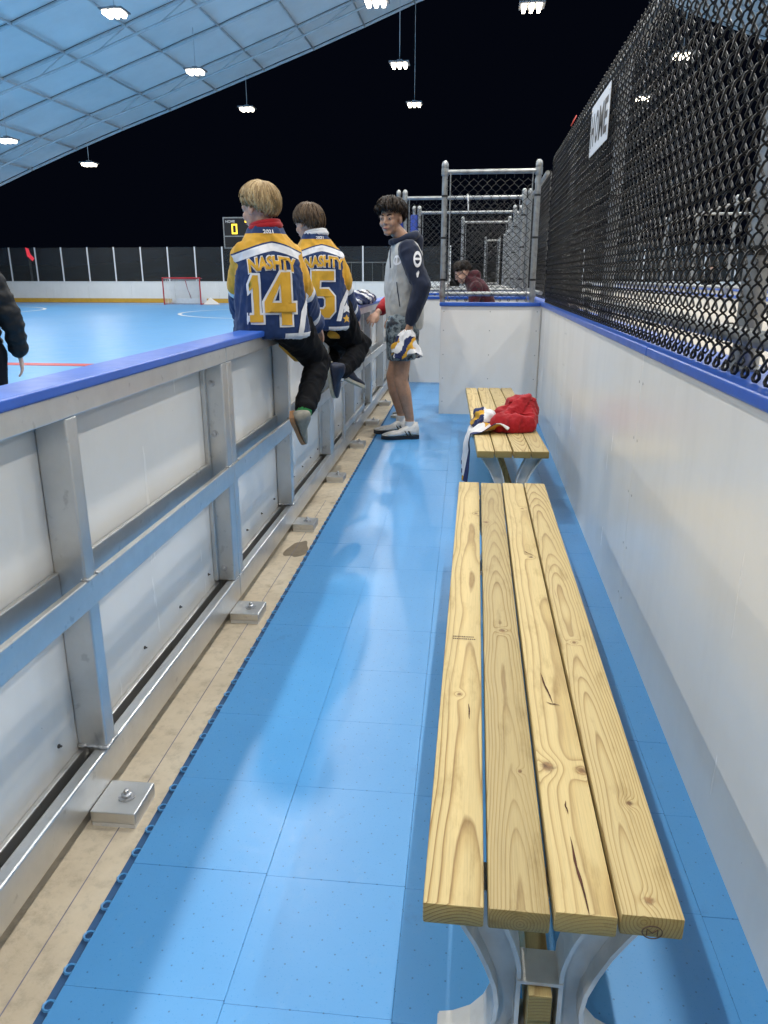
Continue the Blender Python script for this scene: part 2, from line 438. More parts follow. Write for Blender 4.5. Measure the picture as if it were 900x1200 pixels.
# wide posts where two sections are bolted together, narrow posts midway
wide = [-1.70, .49, 2.69, 4.88, 7.05, 9.25, 11.45, 13.65]
narrow = [-.60, 1.555, 3.675, 5.95, 8.15, 10.35, 12.55]
joints = [YS] + wide + [YE]
for a, b in zip(joints[:-1], joints[1:]):
    MB().box((-.091, a+.002, .012), (-.0785, b-.002, 1.004)).build('panel', M['panel'], boards, bevel=.0015, seg=1)
    MB().box((-.076, a+.003, .955), (0.0, b-.003, 1.0085)).build('top_rail', M['alu'], boards, bevel=.003)
for a, b in ((YS, 3.98), (3.984, 8.6), (8.604, YE)):
    MB().box((-.106, a, 1.009), (.014, b, 1.034)).build('cap_rail', M['cap'], boards, bevel=.006, seg=3)
allposts = sorted([(y, 'w') for y in wide] + [(y, 'n') for y in narrow])
edges = [YS] + [p[0] for p in allposts] + [YE]
for a, b in zip(edges[:-1], edges[1:]):
    ha = .06 if a in wide else (.025 if a in narrow else 0); hb = .06 if b in wide else (.025 if b in narrow else 0)
    MB().box((-.0775, a+ha+.0006, .500), (-.064, b-hb-.0006, .592)).build('back_rail', M['alu'], boards, bevel=.003)
    MB().box((-.0778, a+ha, .012), (-.063, b-hb, .112)).build('panel_ledge', M['alu'], boards, bevel=.003)
    # screws through the panel
    k = max(2, int((b-a)/.24))
    for i in range(k):
        y = a + ha + .08 + (b-a-ha-hb-.16)*i/(k-1)
        MB().lathe((-.0785, y, .175), [(.0058, 0), (.0052, .003), (.0028, .004), (.0026, .0085)], 8, (1,0,0)).build('screw', M['dark_bolt'], boards, smooth=True)
for a, b in zip(joints[:-1], joints[1:]):
    MB().box((-.0125, a+.002, .503), (.0045, b-.002, .573)).build('middle_rail', M['alu'], boards, bevel=.003)
    MB().box((-.034, a+.002, .022), (0.0, b-.002, .118)).build('bottom_rail', M['alu'], boards, bevel=.005)
    m = MB().box((-.063, a, .012), (-.034, b, .030)); m.box((-.0505, a, .03), (-.0475, b, .052))
    m.build('track', M['alu_dark'], boards)
for y, t in allposts:
    if t == 'n':
        p = MB().box((-.0772, y-.025, .1185), (-.0006, y+.025, .9545)).build('post', M['alu_v'], boards, bevel=.005, seg=3)
        w = MB(); rg = random.Random(int(y*100))
        for zz in (.119, ):
            pts = [(-.075+.081*i/16, y-.027, zz+.004+rg.uniform(-.001,.002)) for i in range(17)]
            w.tube(pts, [.005+rg.uniform(-.0015,.002) for _ in pts], 6)
            pts = [(.001, y-.030+.06*i/10, zz+.003+rg.uniform(-.001,.002)) for i in range(11)]
            w.tube(pts, [.005+rg.uniform(-.0015,.002) for _ in pts], 6)
        w.build('weld', M['bolt'], p, smooth='all')
    else:
        for s in (-1, 1):
            p = MB().box((-.0772, min(y, y+s*.06)+.0006, .1185), (-.0006, max(y, y+s*.06)-.0006, .9545)).build('post', M['alu_v'], boards, bevel=.006, seg=3)
            if s < 0:
                for zz in (.17, .475, .70, .885):
                    MB().lathe((-.042, y-.0598, zz), [(.0135, 0), (.0135, .002), (.0085, .0025), (.008, .0085), (.003, .010)], 10, (0,-1,0)).build('bolt', M['bolt'], p, smooth=True)
        MB().box((-.0782, y-.0795, .125), (-.062, y-.0605, .955)).build('side_angle', M['alu_v'], boards, bevel=.002)
    # weld beads where the middle rail meets the post
    rg = random.Random(int(y*77)); h = .06 if t == 'w' else .025
    w = MB()
    for s in (-1, 1):
        pts = [(-.012+.018*i/8, y+s*h, .574+rg.uniform(-.001,.0015)) for i in range(9)]
        w.tube(pts, [.0042+rg.uniform(-.001,.0015) for _ in pts], 6)
    w.build('weld', M['bolt'], boards, smooth='all')
# hatch with hinges in the boards past the seated boys
for yy in (5.36, 6.45):
    MB().box((-.0100, yy-.02, .1195), (.0095, yy+.02, .954)).build('gate_post', M['alu_v'], boards, bevel=.003)
for zz in (.16, .78):
    MB().box((-.0095, 5.385, zz), (.0082, 6.425, zz+.045)).build('gate_rail', M['alu'], boards, bevel=.003)
for zz in (.30, .72):
    MB().lathe((.016, 6.43, zz), [(.009,0),(.009,.09)], 10).build('hinge', M['bolt'], boards, smooth=True)
MB().box((.0082, 5.42, .60), (.024, 5.50, .66)).build('latch', M['bolt'], boards, bevel=.003)
# rubber bumper block on the panel beside the second post
g = MB()
for k in range(4): g.box((-.077, 2.80+k*.017, .40), (-.040, 2.812+k*.017, .498))
g.box((-.0778, 2.795, .402), (-.077, 2.87, .496))
g.build('ribbed_bracket', M['alu_dark'], boards)
# anchor plates on the slab
for i, y in enumerate((-.7, .40, 1.47, 2.59, 3.68, 4.66, 5.68, 6.63, 7.7, 8.8, 9.9)):
    p = MB().box((.0006, y-.060, -.004), (.114, y+.060, .027)).build('anchor_plate', M['alu_v'], boards, bevel=.003)
    MB().box((.004, y-.060, -.0138), (.112, y+.058, -.0044)).build('shim', M['shim'], p)
    MB().lathe((.068, y, .027), [(.021,0),(.021,.0028),(.0125,.003),(.0125,.010),(.010,.012),(.007,.0125),(.0065,.020),(.003,.023)], 12).build('bolt', M['bolt'], p, smooth=True)
# snapped chalk line and a water stain on the slab
MB().box((.070, -.5, -.0139), (.0725, 4.2, -.0134)).build('chalk_line', mat_noisy('blue chalk line', (.20,.19,.24), .2, 20, .8), boards)

def blob(name, cx, cy, z, rx, ry, mat, seed, n=40):
    rg = random.Random(seed); ph = [rg.uniform(0, 6.28) for _ in range(5)]
    vs = [(cx, cy, z)]
    for k in range(n):
        q = 2*math.pi*k/n; s = 1 + .18*math.sin(2*q+ph[0]) + .12*math.sin(3*q+ph[1]) + .08*math.sin(5*q+ph[2])
        vs.append((cx+rx*s*math.cos(q), cy+ry*s*math.sin(q), z))
    return MB().add(vs, [(0, k+1, (k+1) % n+1) for k in range(n)]).build(name, mat)
wet = blob('wet_stain', -.833, 3.36, -.0136, .045, .13, mat_noisy('wet concrete', (.20,.155,.10), .12, 20, .35, .05), 3)
tag(wet, kind='structure')

# ---- right-hand half wall with chain-link fence on top -----------------
def half_wall_x(parent, x, y0, y1, joints, inward=-1, cap=True):
    """panels facing -x (inward) at plane x"""
    for a, b in zip(joints[:-1], joints[1:]):
        p = MB().box((x, a+.0012, -.006), (x+.013, b-.0012, .998)).build('panel', M['panel'], parent, bevel=.0012, seg=1)
        for zz in (.10, .30, .50, .70, .90):
            for yy in (a+.03, b-.03):
                MB().lathe((x, yy, zz), [(.0055,0),(.005,.0009),(.002,.0012)], 8, (-1,0,0)).build('screw', M['nail'], p, smooth=True)
    if cap:
        for a, b in ((y0, (y0+y1)/2), ((y0+y1)/2+.003, y1)):
            MB().box((x-.014, a, .9985), (x+.175, b, 1.030)).build('cap_rail', M['cap'], parent, bevel=.007, seg=3)
wall = empty('bench_half_wall', (0,0,0))
tag(wall, 'long white half wall with blue cap along the right side of the benches', 'wall')
half_wall_x(wall, .572, -2.0, 7.25, [-2.0, .30, 2.72, 5.14, 7.23])
MB().box((.735, -2.0, -.013), (.748, 7.25, .9975)).build('outer_panel', M['panel'], wall)
for k in range(10):
    y = -1.6 + k*.95
    MB().box((.5875, y, -.013), (.733, y+.05, .9975)).build('stud', M['alu_v'], wall)

# chain link --------------------------------------------------------
def chainlink(origin, ax, width, height, nrm, p=.072, r=.0034, e=.0072, sides=4, knuckles=True, dz=0):
    """woven wires: origin lower corner, ax unit direction along, nrm depth direction"""
    O = Vector(origin); A = Vector(ax); D = Vector(nrm); U = Vector((0,0,1))
    m = MB(); span = p/2; n = int(width/span); per = int(height/p)
    h = span/2 + .0016
    prof = [(0,-1,0), (.09,-.80,1), (.25,0,1.05), (.41,.80,1), (.5,1,0), (.59,.80,-1), (.75,0,-1.05), (.91,-.80,-1)]
    rg = random.Random(int(width*1000))
    for i in range(n):
        ph = .5 if i % 2 else 0.0; c = O + A*(span*(i+.5)); pts = []
        ja = rg.uniform(-.0015,.0015)
        for k in range(per+1):
            for (s, a, d) in prof:
                t = k + s - ph
                if t < 0 or t > per: continue
                wob = .004*noise.noise((i*.13, k*.21, 3.1))
                pts.append(c + A*(a*h + ja) + U*(t*p) + D*(d*e + wob))
        m.tube(pts, r, sides, cap=False)
        if knuckles and i % 2 == 0:
            b = O + A*(span*(i+1))
            q = [(-.004,.0), (-.0075,-.008), (-.0085,-.016), (-.004,-.0225), (.003,-.0225), (.0080,-.016), (.0070,-.008), (.003,.001)]
            m.tube([b + A*x + U*z + D*(.004*math.sin(j)) for j, (x, z) in enumerate(q)], r*1.25, sides+1)
            tq = [(-.003, 0), (-.001,.010), (.003,.017), (-.003,.024), (.004,.031)]
            m.tube([b + A*x + U*(per*p+z) + D*(.003*math.cos(j*2)) for j, (x, z) in enumerate(tq)], r, sides)
    return m
def pipe(a, b, r, name, parent, mat='galv', n=12):
    return MB().tube([a, b], r, n).build(name, M[mat], parent, smooth=True)
def dome(p, r, name, parent):
    return MB().lathe(p, [(r*1.12,0),(r*1.15,.012),(r*1.12,.03),(r*.9,.048),(r*.5,.058),(.002,.061)], 12).build(name, M['galv'], parent, smooth=True)
FX = .600
fence = empty('chain_link_fence', (0,0,0))
tag(fence, 'tall black chain-link fence on the right half wall carrying a white sign', 'fence')
tag(chainlink((FX, -.55, 1.058), (0,1,0), 7.75, 1.20, (1,0,0)).build('wire_mesh', M['wire'], fence, smooth='all'), kind='stuff')
for y in (-.3, 1.99, 4.16, 6.30):
    p = pipe((.66, y, 1.031), (.66, y, 2.25), .030, 'post', fence, n=16)
    MB().lathe((.66, y, 1.031), [(.055,0),(.055,.006),(.036,.008),(.036,.05)], 14).build('post_foot', M['galv'], p, smooth=True)
    for z in (1.30, 1.62, 1.95): MB().lathe((.66, y, z), [(.0335,0),(.0335,.022)], 14).build('tension_band', M['rubber'], p, smooth=True)
pipe((.636, -.6, 1.115), (.636, 7.16, 1.115), .0215, 'bottom_pipe', fence)
pipe((.636, -.6, 2.215), (.636, 7.16, 2.215), .0215, 'top_pipe', fence)
for y in [1.2+.42*k for k in range(14)]:
    for z in (1.115, 2.215):
        q = [(.636+.026*math.cos(a)-.006, y+.004*a/3, z+.026*math.sin(a)) for a in [i*math.pi/5 for i in range(11)]]
        MB().tube(q, .0022, 5).build('tie_wire', M['rubber'], fence, smooth='all')
    
# HOME sign
def text_mesh(body, size=1.0, offset=0.0, sx=1.0, shear=0.0, spacing=1.0):
    cu = bpy.data.curves.new('lettering', 'FONT'); cu.body = body; cu.size = size; cu.offset = offset
    cu.align_x = 'CENTER'; cu.align_y = 'CENTER'; cu.shear = shear; cu.space_character = spacing; cu.resolution_u = 3
    o = bpy.data.objects.new('lettering', cu); C.objects.link(o)
    dg = bpy.context.evaluated_depsgraph_get(); me = bpy.data.meshes.new_from_object(o.evaluated_get(dg))
    bpy.data.objects.remove(o); bpy.data.curves.remove(cu)
    vs = [v.co.copy() for v in me.vertices]; fs = [tuple(p.vertices) for p in me.polygons]
    bpy.data.meshes.remove(me)
    xs = [v.x for v in vs]; ys = [v.y for v in vs]; cx = (min(xs)+max(xs))/2; cy = (min(ys)+max(ys))/2
    return [Vector(((v.x-cx)*sx, v.y-cy, 0)) for v in vs], fs
def fit_text(body, w, h, offset=0.0, **kw):
    vs, fs = text_mesh(body, 1.0, offset, **kw)
    W = max(v.x for v in vs)-min(v.x for v in vs); H = max(v.y for v in vs)-min(v.y for v in vs)
    return [Vector((v.x*w/W, v.y*h/H, 0)) for v in vs], fs
sign = empty('home_sign', (FX-.019, 4.36, 2.005))
tag(sign, 'white sign reading HOME in tall black letters hung on the chain-link fence', 'sign')
SW, SH = .62, .25
MB().box((-.003, -SW/2, -SH/2), (.0, SW/2, SH/2)).build('sign_panel', M['sign_white'], sign, bevel=.001, seg=1)
for k, ch in enumerate('HOME'):
    vs, fs = fit_text(ch, .105 if ch != 'M' else .145, .160, .03)
    cy = .222 - k*.148
    MB().add([(-.0042, cy - v.x, v.y-.005) for v in vs], fs).build('letter', M['ink'], sign)
for a in (-1, 1):
    for b in (-1, 1):
        MB().lathe((-.003, a*(SW/2-.03), b*(SH/2-.03)), [(.008,0),(.007,.002)], 10, (-1,0,0)).build('grommet', M['bolt'], sign)
tie = empty('red_tie', (FX, 5.8, 2.27))
MB().tube([(.03*math.sin(q)*.5, .045*math.cos(q)*.6, .03*math.sin(q*1.0)) for q in [i*.5 for i in range(14)]], .004, 6).build('strap', M['red_tie'], tie, smooth='all')
tag(tie, 'small red plastic tie on the top edge of the long fence', 'tie')

# ---- end walls with chain-link frames beyond the second bench -------------
def end_frame(name, y, x0, x1, label, wall_x0=None, z0=1.058, pads=False, fine=True, wallpanel=True):
    t = empty(name, (0, y, 0)); tag(t, label, 'fence')
    if wallpanel:
        wx0 = x0-.02 if wall_x0 is None else wall_x0
        n = max(1, round((.562-wx0)/1.25)); w = (.562-wx0)/n
        for k in range(n):
            a = wx0 + k*w
            p = MB().box((a+.001, -.0, -.006), (a+w-.001, .013, .998)).build('panel', M['panel'], t, bevel=.0012, seg=1)
            for xx in (a+.03, a+w/2, a+w-.03):
                for zz in (.12, .34, .56, .78, .95):
                    MB().lathe((xx, 0, zz), [(.0055,0),(.005,.0009),(.002,.0012)], 8, (0,-1,0)).build('screw', M['nail'], p, smooth=True)
        MB().box((wx0-.012, -.016, .9985), (.556, .12, 1.030)).build('cap_rail', M['cap'], t, bevel=.006, seg=3)
        MB().box((wx0, .10, -.013), (.562, .113, .9975)).build('back_panel', M['panel'], t)
    for x in (x0, x1):
        p = pipe((x, .05, 1.031), (x, .05, 2.17), .025, 'post', t, n=14); dome((x, .05, 2.168), .027, 'post_cap', p)
        for z in (1.22, 1.58, 1.93): MB().lathe((x, .05, z), [(.0285,0),(.0285,.018)], 12).build('tension_band', M['rubber'], p, smooth=True)
        sx = x + (.05 if x == x0 else -.05)
        pipe((sx, .035, 1.06), (sx, .035, 2.14), .006, 'tension_bar', t, n=6)
    for z in (1.105, 2.135):
        pipe((x0, .05, z), (x1, .05, z), .020, 'rail', t)
        for x in (x0, x1):
            MB().lathe((x, .05, z-.03), [(.0315,0),(.0325,.006),(.0325,.054),(.0315,.06)], 12).build('rail_clamp', M['galv'], t, smooth=True)
    tag(chainlink((x0+.02, .028, 1.064), (1,0,0), x1-x0-.04, 1.09, (0,1,0), p=.078, r=.0024 if fine else .0026, sides=4 if fine else 3).build('wire_mesh', M['wire'], t, smooth='all'), kind='stuff')
    if pads:
        p = MB().lathe((x0-.075, .05, 1.031), [(.052,0),(.055,.01),(.055,1.06),(.05,1.075)], 14).build('post_pad', M['pad'], t, smooth=True)
        pp = pipe((x0-.075, .05, 2.08), (x0-.075, .05, 2.17), .022, 'pad_post', t); dome((x0-.075,.05,2.168), .024, 'post_cap', pp)
    return t
end_frame('end_fence', 7.18, -.335, .480, 'white end wall with blue cap and galvanised chain-link frame behind the second bench', wall_x0=-.345)
end_frame('end_fence', 9.42, -.900, .480, 'second chain-link frame with a blue padded post, directly behind the standing boy', wall_x0=-1.0, pads=True)
end_frame('end_fence', 11.5, -.890, .465, 'third and wide chain-link frame, beyond the bowed person in maroon', wall_x0=-1.02, pads=True, fine=False)
end_frame('end_fence', 13.55, -.31, .466, 'fourth and narrow chain-link frame down the row of benches', wall_x0=-.33, fine=False)
end_frame('end_fence', 20.2, .12, .470, 'small farthest chain-link frame at the end of the row', wall_x0=.1, fine=False)
# a twist of tape on the second frame's rail
tp = MB().tube([(-.17,9.44,2.17),(-.165,9.44,2.12),(-.16,9.435,2.05),(-.158,9.435,1.96)], [.012,.011,.009,.007], 6).build('tape_strip', M['shim'], smooth='all')
tag(tp, 'short white strip of tape hanging from the second fence rail', 'tape')
# fence carried on beyond our box, same line
far = empty('far_fence', (0,0,0)); tag(far, 'distant dark chain-link fence running on behind the end wall', 'fence')
tag(chainlink((FX, 7.4, 1.058), (0,1,0), 13.0, 1.16, (1,0,0), p=.085, r=.0026, sides=3, knuckles=False).build('wire_mesh', M['wire'], far, smooth='all'), kind='stuff')
for y in (8.4, 9.5, 10.5, 11.6, 12.6, 13.6, 14.8, 16.2, 17.6, 19.0):
    p = pipe((.55, y, 1.03), (.55, y, 2.17), .024, 'post', far); dome((.55, y, 2.168), .026, 'post_cap', p)
for z in (1.11, 2.14): pipe((.57, 7.4, z), (.57, 20.2, z), .019, 'rail', far)
wall2 = empty('far_half_wall', (0,0,0)); tag(wall2, 'white half wall with blue cap continuing beyond the end wall', 'wall')
half_wall_x(wall2, .572, 7.32, 20.3, [7.32, 9.4, 11.5, 13.6, 16, 18.2, 20.3])

# ---- what shows through the long fence: the facing row of bench boxes ----
opp = empty('facing_bench_wall', (0,0,0)); tag(opp, 'white half wall with blue cap seen through the long fence', 'wall')
for a, b in ((4.0,6.4),(6.41,8.8),(8.81,11.2),(11.21,13.6),(13.61,16),(16.01,18.4),(18.41,20.8),(20.81,24)):
    MB().box((3.15, a, -.013), (3.165, b, .998)).build('panel', M['panel'], opp)
MB().box((3.13, 4.0, .9985), (3.33, 24, 1.03)).build('cap_rail', M['cap'], opp, bevel=.006)
MB().box((3.31, 4.0, -.013), (3.325, 24, .998)).build('outer_panel', M['panel'], opp)
of = empty('facing_fence', (0,0,0)); tag(of, 'galvanised fence frames of the facing bench boxes, seen through the long fence', 'fence')
for y in (6.0, 7.4, 9.1, 10.8, 12.6, 14.6, 17, 20):
    p = pipe((3.24, y, 1.031), (3.24, y, 2.2), .030, 'post', of); dome((3.24, y, 2.198), .031, 'post_cap', p)
for z in (1.12, 2.16): pipe((3.24, 6.0, z), (3.24, 20, z), .02, 'rail', of)
for y in (7.4, 9.1, 12.6):
    for z in (1.12, 2.16): pipe((3.24, y, z), (4.55, y, z), .02, 'rail', of)
    p = pipe((4.55, y, 0), (4.55, y, 2.2), .028, 'post', of); dome((4.55, y, 2.198), .03, 'post_cap', p)
brd2 = empty('far_rink_boards', (0,0,0)); tag(brd2, 'white boards with blue cap of the other rink, seen through the long fence', 'rink boards')
for k in range(14):
    a = -6+k*2.4
    MB().box((4.70, a, -.013), (4.715, a+2.395, 1.0)).build('panel', M['panel'], brd2)
MB().box((4.66, -6, 1.0005), (4.80, 27.6, 1.03)).build('cap_rail', M['cap'], brd2, bevel=.006)

# ---- far end of the rinks: boards, kick strip, shields ------------------
def end_boards(x0, x1, label, yb=38.6, cols=True):
    t = empty('end_boards', ((x0+x1)/2, yb, 0)); tag(t, label, 'rink boards'); cx = (x0+x1)/2
    n = max(1, round((x1-x0)/2.4)); w = (x1-x0)/n
    for k in range(n):
        a = x0 + k*w - cx
        MB().box((a+.004, 0, .21), (a+w-.004, .015, 1.03)).build('panel', M['panel'], t)
        MB().box((a+.002, -.004, 0), (a+w-.002, .011, .2095)).build('kick_strip', M['kick'], t)
    MB().box((x0-cx, -.02, 1.0305), (x1-cx, .12, 1.055)).build('cap_rail', M['panel'], t)
    m = max(1, round((x1-x0)/1.42)); w = (x1-x0)/m; rg = random.Random(4)
    for k in range(m+1):
        a = x0 + k*w - cx
        MB().box((a-.032, .03, 1.0555), (a+.032, .075, 2.72)).build('shield_post', M['sign_white'], t)
        if k < m:
            MB().box((a+.033, .048, 1.0555), (a+w-.033, .060, 2.70)).build('shield_pane', M['glass'], t)
    return t
end_boards(-27.2, -1.45, 'white end boards with gold kick strip and clear shields behind the goal')
end_boards(4.9, 30.0, 'white end boards of the other rink, far right beyond the fence')
# side boards at the far left of the rink are out of view; the goal
goal = empty('hockey_goal', (-14.1, 35.95, 0)); tag(goal, 'red framed hockey goal with white net before the far boards', 'goal')
for s in (-1, 1): pipe((s*.915,0,0), (s*.915,0,1.22), .030, 'post', goal, 'goal_red')
pipe((-.945,0,1.22), (.945,0,1.22), .030, 'crossbar', goal, 'goal_red')
for s in (-1, 1):
    MB().tube([(s*.915,0,.03),(s*.95,.5,.03),(s*.75,1.0,.03),(s*.4,1.1,.03),(0,1.1,.03)], .024, 8).build('base_frame', M['goal_red'], goal, smooth='all')
    MB().tube([(s*.915,0,1.22),(s*.9,.35,1.2),(s*.5,.5,1.18),(0,.52,1.18)], .02, 8).build('top_shelf', M['goal_red'], goal, smooth='all')
MB().tube([(0,.52,1.18),(0,.75,.75),(.1,1.1,.05)], .018, 8).build('centre_brace', M['goal_red'], goal, smooth='all')
nm = MB()
def netpt(u, v):
    s = u*2-1; y = (.52 + .58*(1-v)**1.0)*(1-abs(s)**6) ; return (s*.90, y, .03+1.15*v)
for k in range(34):
    nm.tube([netpt(k/33, j/8) for j in range(9)], .010, 3, cap=False)
for k in range(22):
    nm.tube([netpt(i/24, k/21) for i in range(25)], .010, 3, cap=False)
tag(nm.build('net', M['net'], goal, smooth='all'), kind='stuff')
sk = MB().box((-.88, .9, .02), (.88, .915, .26)).build('net_skirt', M['net'], goal)
wp = MB().add([(.95,.2,.004),(1.75,.35,.004),(1.0,1.1,.30),(.95,1.1,.004)], [(0,1,2),(0,2,3),(1,3,2),(0,3,1)]).build('side_flap', M['net'], goal)

# scoreboard beyond the boards
sb = empty('scoreboard', (-12.35, 40.6, 0)); tag(sb, 'black scoreboard with yellow lit digits on a post beyond the far boards', 'scoreboard')
MB().box((-1.0, 0, 2.90), (1.5, .18, 4.18)).build('cabinet', M['board_black'], sb)
for (a, b) in (((-1.05,-.02,2.70),(-1.0,.2,4.24)), ((1.5,-.02,2.70),(1.55,.2,4.24)), ((-1.0,-.02,4.181),(1.5,.2,4.24)), ((-1.0,-.02,3.28),(1.5,-.001,3.33)), ((-1.0,-.02,2.70),(1.5,.2,2.75))):
    MB().box(a, b).build('cabinet_edge', M['galv'], sb)
MB().box((-1.0, .02, 2.751), (1.5, .18, 2.899)).build('name_panel', M['board_black'], sb)
for x in (-.62, 1.1): pipe((x, .1, -.05), (x, .1, 2.92), .055, 'post', sb)
def flat_text(body, w, h, at, name, mat, parent, offset=.02):
    vs, fs = fit_text(body, w, h, offset)
    return MB().add([(at[0]+v.x, at[1], at[2]+v.y) for v in vs], fs).build(name, mat, parent)
flat_text('HOME', .50, .13, (-.66,-.004,4.03), 'lettering', M['score_text'], sb)
flat_text('GUEST', .55, .13, (1.1,-.004,4.03), 'lettering', M['score_text'], sb)
def segdigit(ch, cx, cz, w, h, parent):
    t = w*.24; S = {'a':((-w/2,h/2-t),(w/2,h/2)),'g':((-w/2,-t/2),(w/2,t/2)),'d':((-w/2,-h/2),(w/2,-h/2+t)),
       'f':((-w/2,0),(-w/2+t,h/2)),'b':((w/2-t,0),(w/2,h/2)),'e':((-w/2,-h/2),(-w/2+t,0)),'c':((w/2-t,-h/2),(w/2,0))}
    on = {'0':'abcdef','9':'abfgc','3':'abgcd','4':'fgbc'}[ch]; m = MB()
    for i, k in enumerate(on):
        (x0,z0),(x1,z1) = S[k]; m.box((cx+x0, -.008-.0006*i, cz+z0), (cx+x1, -.002, cz+z1))
    m.build('digit', M['digit'], parent)
segdigit('0', -.45, 3.66, .30, .50, sb); segdigit('9', .24, 4.0, .24, .40, sb); segdigit('3', 1.1, 3.66, .30, .50, sb)

# railing and berm beyond the shields
rl = empty('steel_railing', (-5.6, 44.0, 0)); tag(rl, 'pale steel handrail seen through the shields beyond the far boards', 'railing')
MB().tube([(-2.2,0,0),(-2.2,0,1.95),(-2.05,0,2.05),(1.1,0,2.05),(1.25,0,1.95),(1.25,0,0)], .035, 8).build('top_rail', M['galv'], rl, smooth='all')
for x in (-1.6,-1.0,-.4,.2,.8): pipe((x,0,0), (x,0,2.02), .018, 'baluster', rl)
hl = MB()
def hill(u, v):
    x = -60+u*110; y = 60+v*60
    return (x, y, -.2 + 4.2*math.sin(math.pi*min(1, v*1.3))*(.6+.4*noise.noise((x*.06, y*.05, 1))) + 1.5*noise.noise((x*.15, y*.1, 7)))
o = MB().grid(60, 16, hill).build('hill', M['ground'], smooth='all'); tag(o, kind='structure')
rs = empty('red_lit_sign', (-26.2, 43.5, 0)); tag(rs, 'small red lit sign far beyond the shields at the left', 'sign')
MB().add([(v.x, 0, v.y+2.55) for v in (Vector((-.15,.35,0)),Vector((.05,.3,0)),Vector((.12,.0,0)),Vector((.35,-.25,0)),Vector((.2,-.4,0)),Vector((-.1,-.12,0)))], [(0,5,4,3,2,1)]).build('sign_face', M['red_glow'], rs)
MB().box((-.05,.02,-.05),(.05,.1,2.3)).build('post', M['galv'], rs)

# ---- tensioned roof over both rinks --------------------------------------
AX = 1.5
prof = [(0,13.4),(2.3,12.95),(4.6,12.2),(6.7,11.42),(8.9,10.64),(11.1,9.90),(13.3,9.17),(15.5,8.45),(17.8,7.72),(20.1,6.94),(22.4,6.12),(24.7,5.25),(27.0,4.35),(29.3,3.4)]
roof = empty('membrane_roof', (AX, 36, 0)); tag(roof, 'white membrane roof on steel arches spanning over both rinks', 'roof')
BAY = 3.0; NB = 18
def panel_strip(a, b, sgn):
    (d0, z0), (d1, z1) = a, b
    def fn(u, v):          # u across the strip, v along the bay
        s = math.sin(math.pi*u)*.014 + math.sin(math.pi*v)*.06
        x = d0+(d1-d0)*u; z = z0+(z1-z0)*u
        tear = .006*v
        return (sgn*x, -BAY*(1-v)*.994 - .01, z + s + .02 + tear)
    return MB().grid(6, 8, fn).mesh('membrane_panel')
for i in range(len(prof)-1):
    for sgn in (-1, 1):
        me = panel_strip(prof[i], prof[i+1], sgn); me.materials.append(M['roof']); me.shade_smooth()
        for k in range(NB):
            if sgn > 0 and k > 13: continue
            o = bpy.data.objects.new('membrane_panel', me); C.objects.link(o); o.parent = roof; o.location = (0, -BAY*k, 0)
arch = MB(); pts = [(-d, 0, z-.05) for d, z in reversed(prof)] + [(d, 0, z-.05) for d, z in prof[1:]]
arch.tube(pts, .055, 8); ame = arch.mesh('arch_tube'); ame.materials.append(M['roof_steel']); ame.shade_smooth()
low = MB(); pts2 = [(-d, 0, z-.42+.02*math.cos(d)) for d, z in reversed(prof)] + [(d, 0, z-.42) for d, z in prof[1:]]
low.tube(pts2, .045, 6)
for d, z in prof:
    for s in ((-1, 1) if d else (1,)):
        low.tube([(s*d,0,z-.06),(s*(d+1.1),0,z-.42-.36)], .022, 5)
lme = low.mesh('truss_chord'); lme.materials.append(M['roof_steel']); lme.shade_smooth()
for k in range(NB+1):
    o = bpy.data.objects.new('arch_tube', ame); C.objects.link(o); o.parent = roof; o.location = (0, -BAY*k, 0)
    if k % 2 == 1:
        o = bpy.data.objects.new('truss_chord', lme); C.objects.link(o); o.parent = roof; o.location = (0, -BAY*k, 0)
for d, z in prof:
    for s in ((-1, 1) if d else (1,)):
        MB().tube([(s*d, -BAY*NB, z-.06), (s*d, .05, z-.06)], .042, 6).build('purlin', M['roof_steel'], roof, smooth='all')
for s in (-1, 1):
    for k in range(0, NB+1, 3):
        MB().tube([(s*29.3, -BAY*k, -.05), (s*29.3, -BAY*k, 3.4)], .12, 8).build('column', M['roof_steel'], roof, smooth='all')

# ---- hanging lamps ------------------------------------------------------
def roof_z(x):
    d = abs(x-AX)
    for (a, za), (b, zb) in zip(prof[:-1], prof[1:]):
        if a <= d <= b: return za + (zb-za)*(d-a)/(b-a)
    return 3.4
strip_light = bpy.data.lights.new('light_strip', 'AREA'); strip_light.shape = 'RECTANGLE'
strip_light.size = .15; strip_light.size_y = .46; strip_light.energy = LAMP_W; strip_light.color = LAMP_COL
hm = MB(); hm.box((-.34,-.30,.02),(.34,.30,.06))
for k in (-1,0,1): hm.box((k*.225-.095,-.27,.006),(k*.225+.095,.27,.0195))
lens_me = []
for k in (-1,0,1):
    lm_ = MB().prism([(-.07,.0),(-.055,-.060),(.055,-.060),(.07,.0)], lambda u, v, q: (k*.20+u*.75+.25*v, q*(1+1.2*v), v*1.5+.003), -.25, .25).mesh('lens'); lm_.materials.append(M['lens']); lens_me.append(lm_)
hm.box((-.09,-.09,.0605),(.09,.09,.14)); hme = hm.mesh('lamp_housing'); hme.materials.append(M['fixture'])
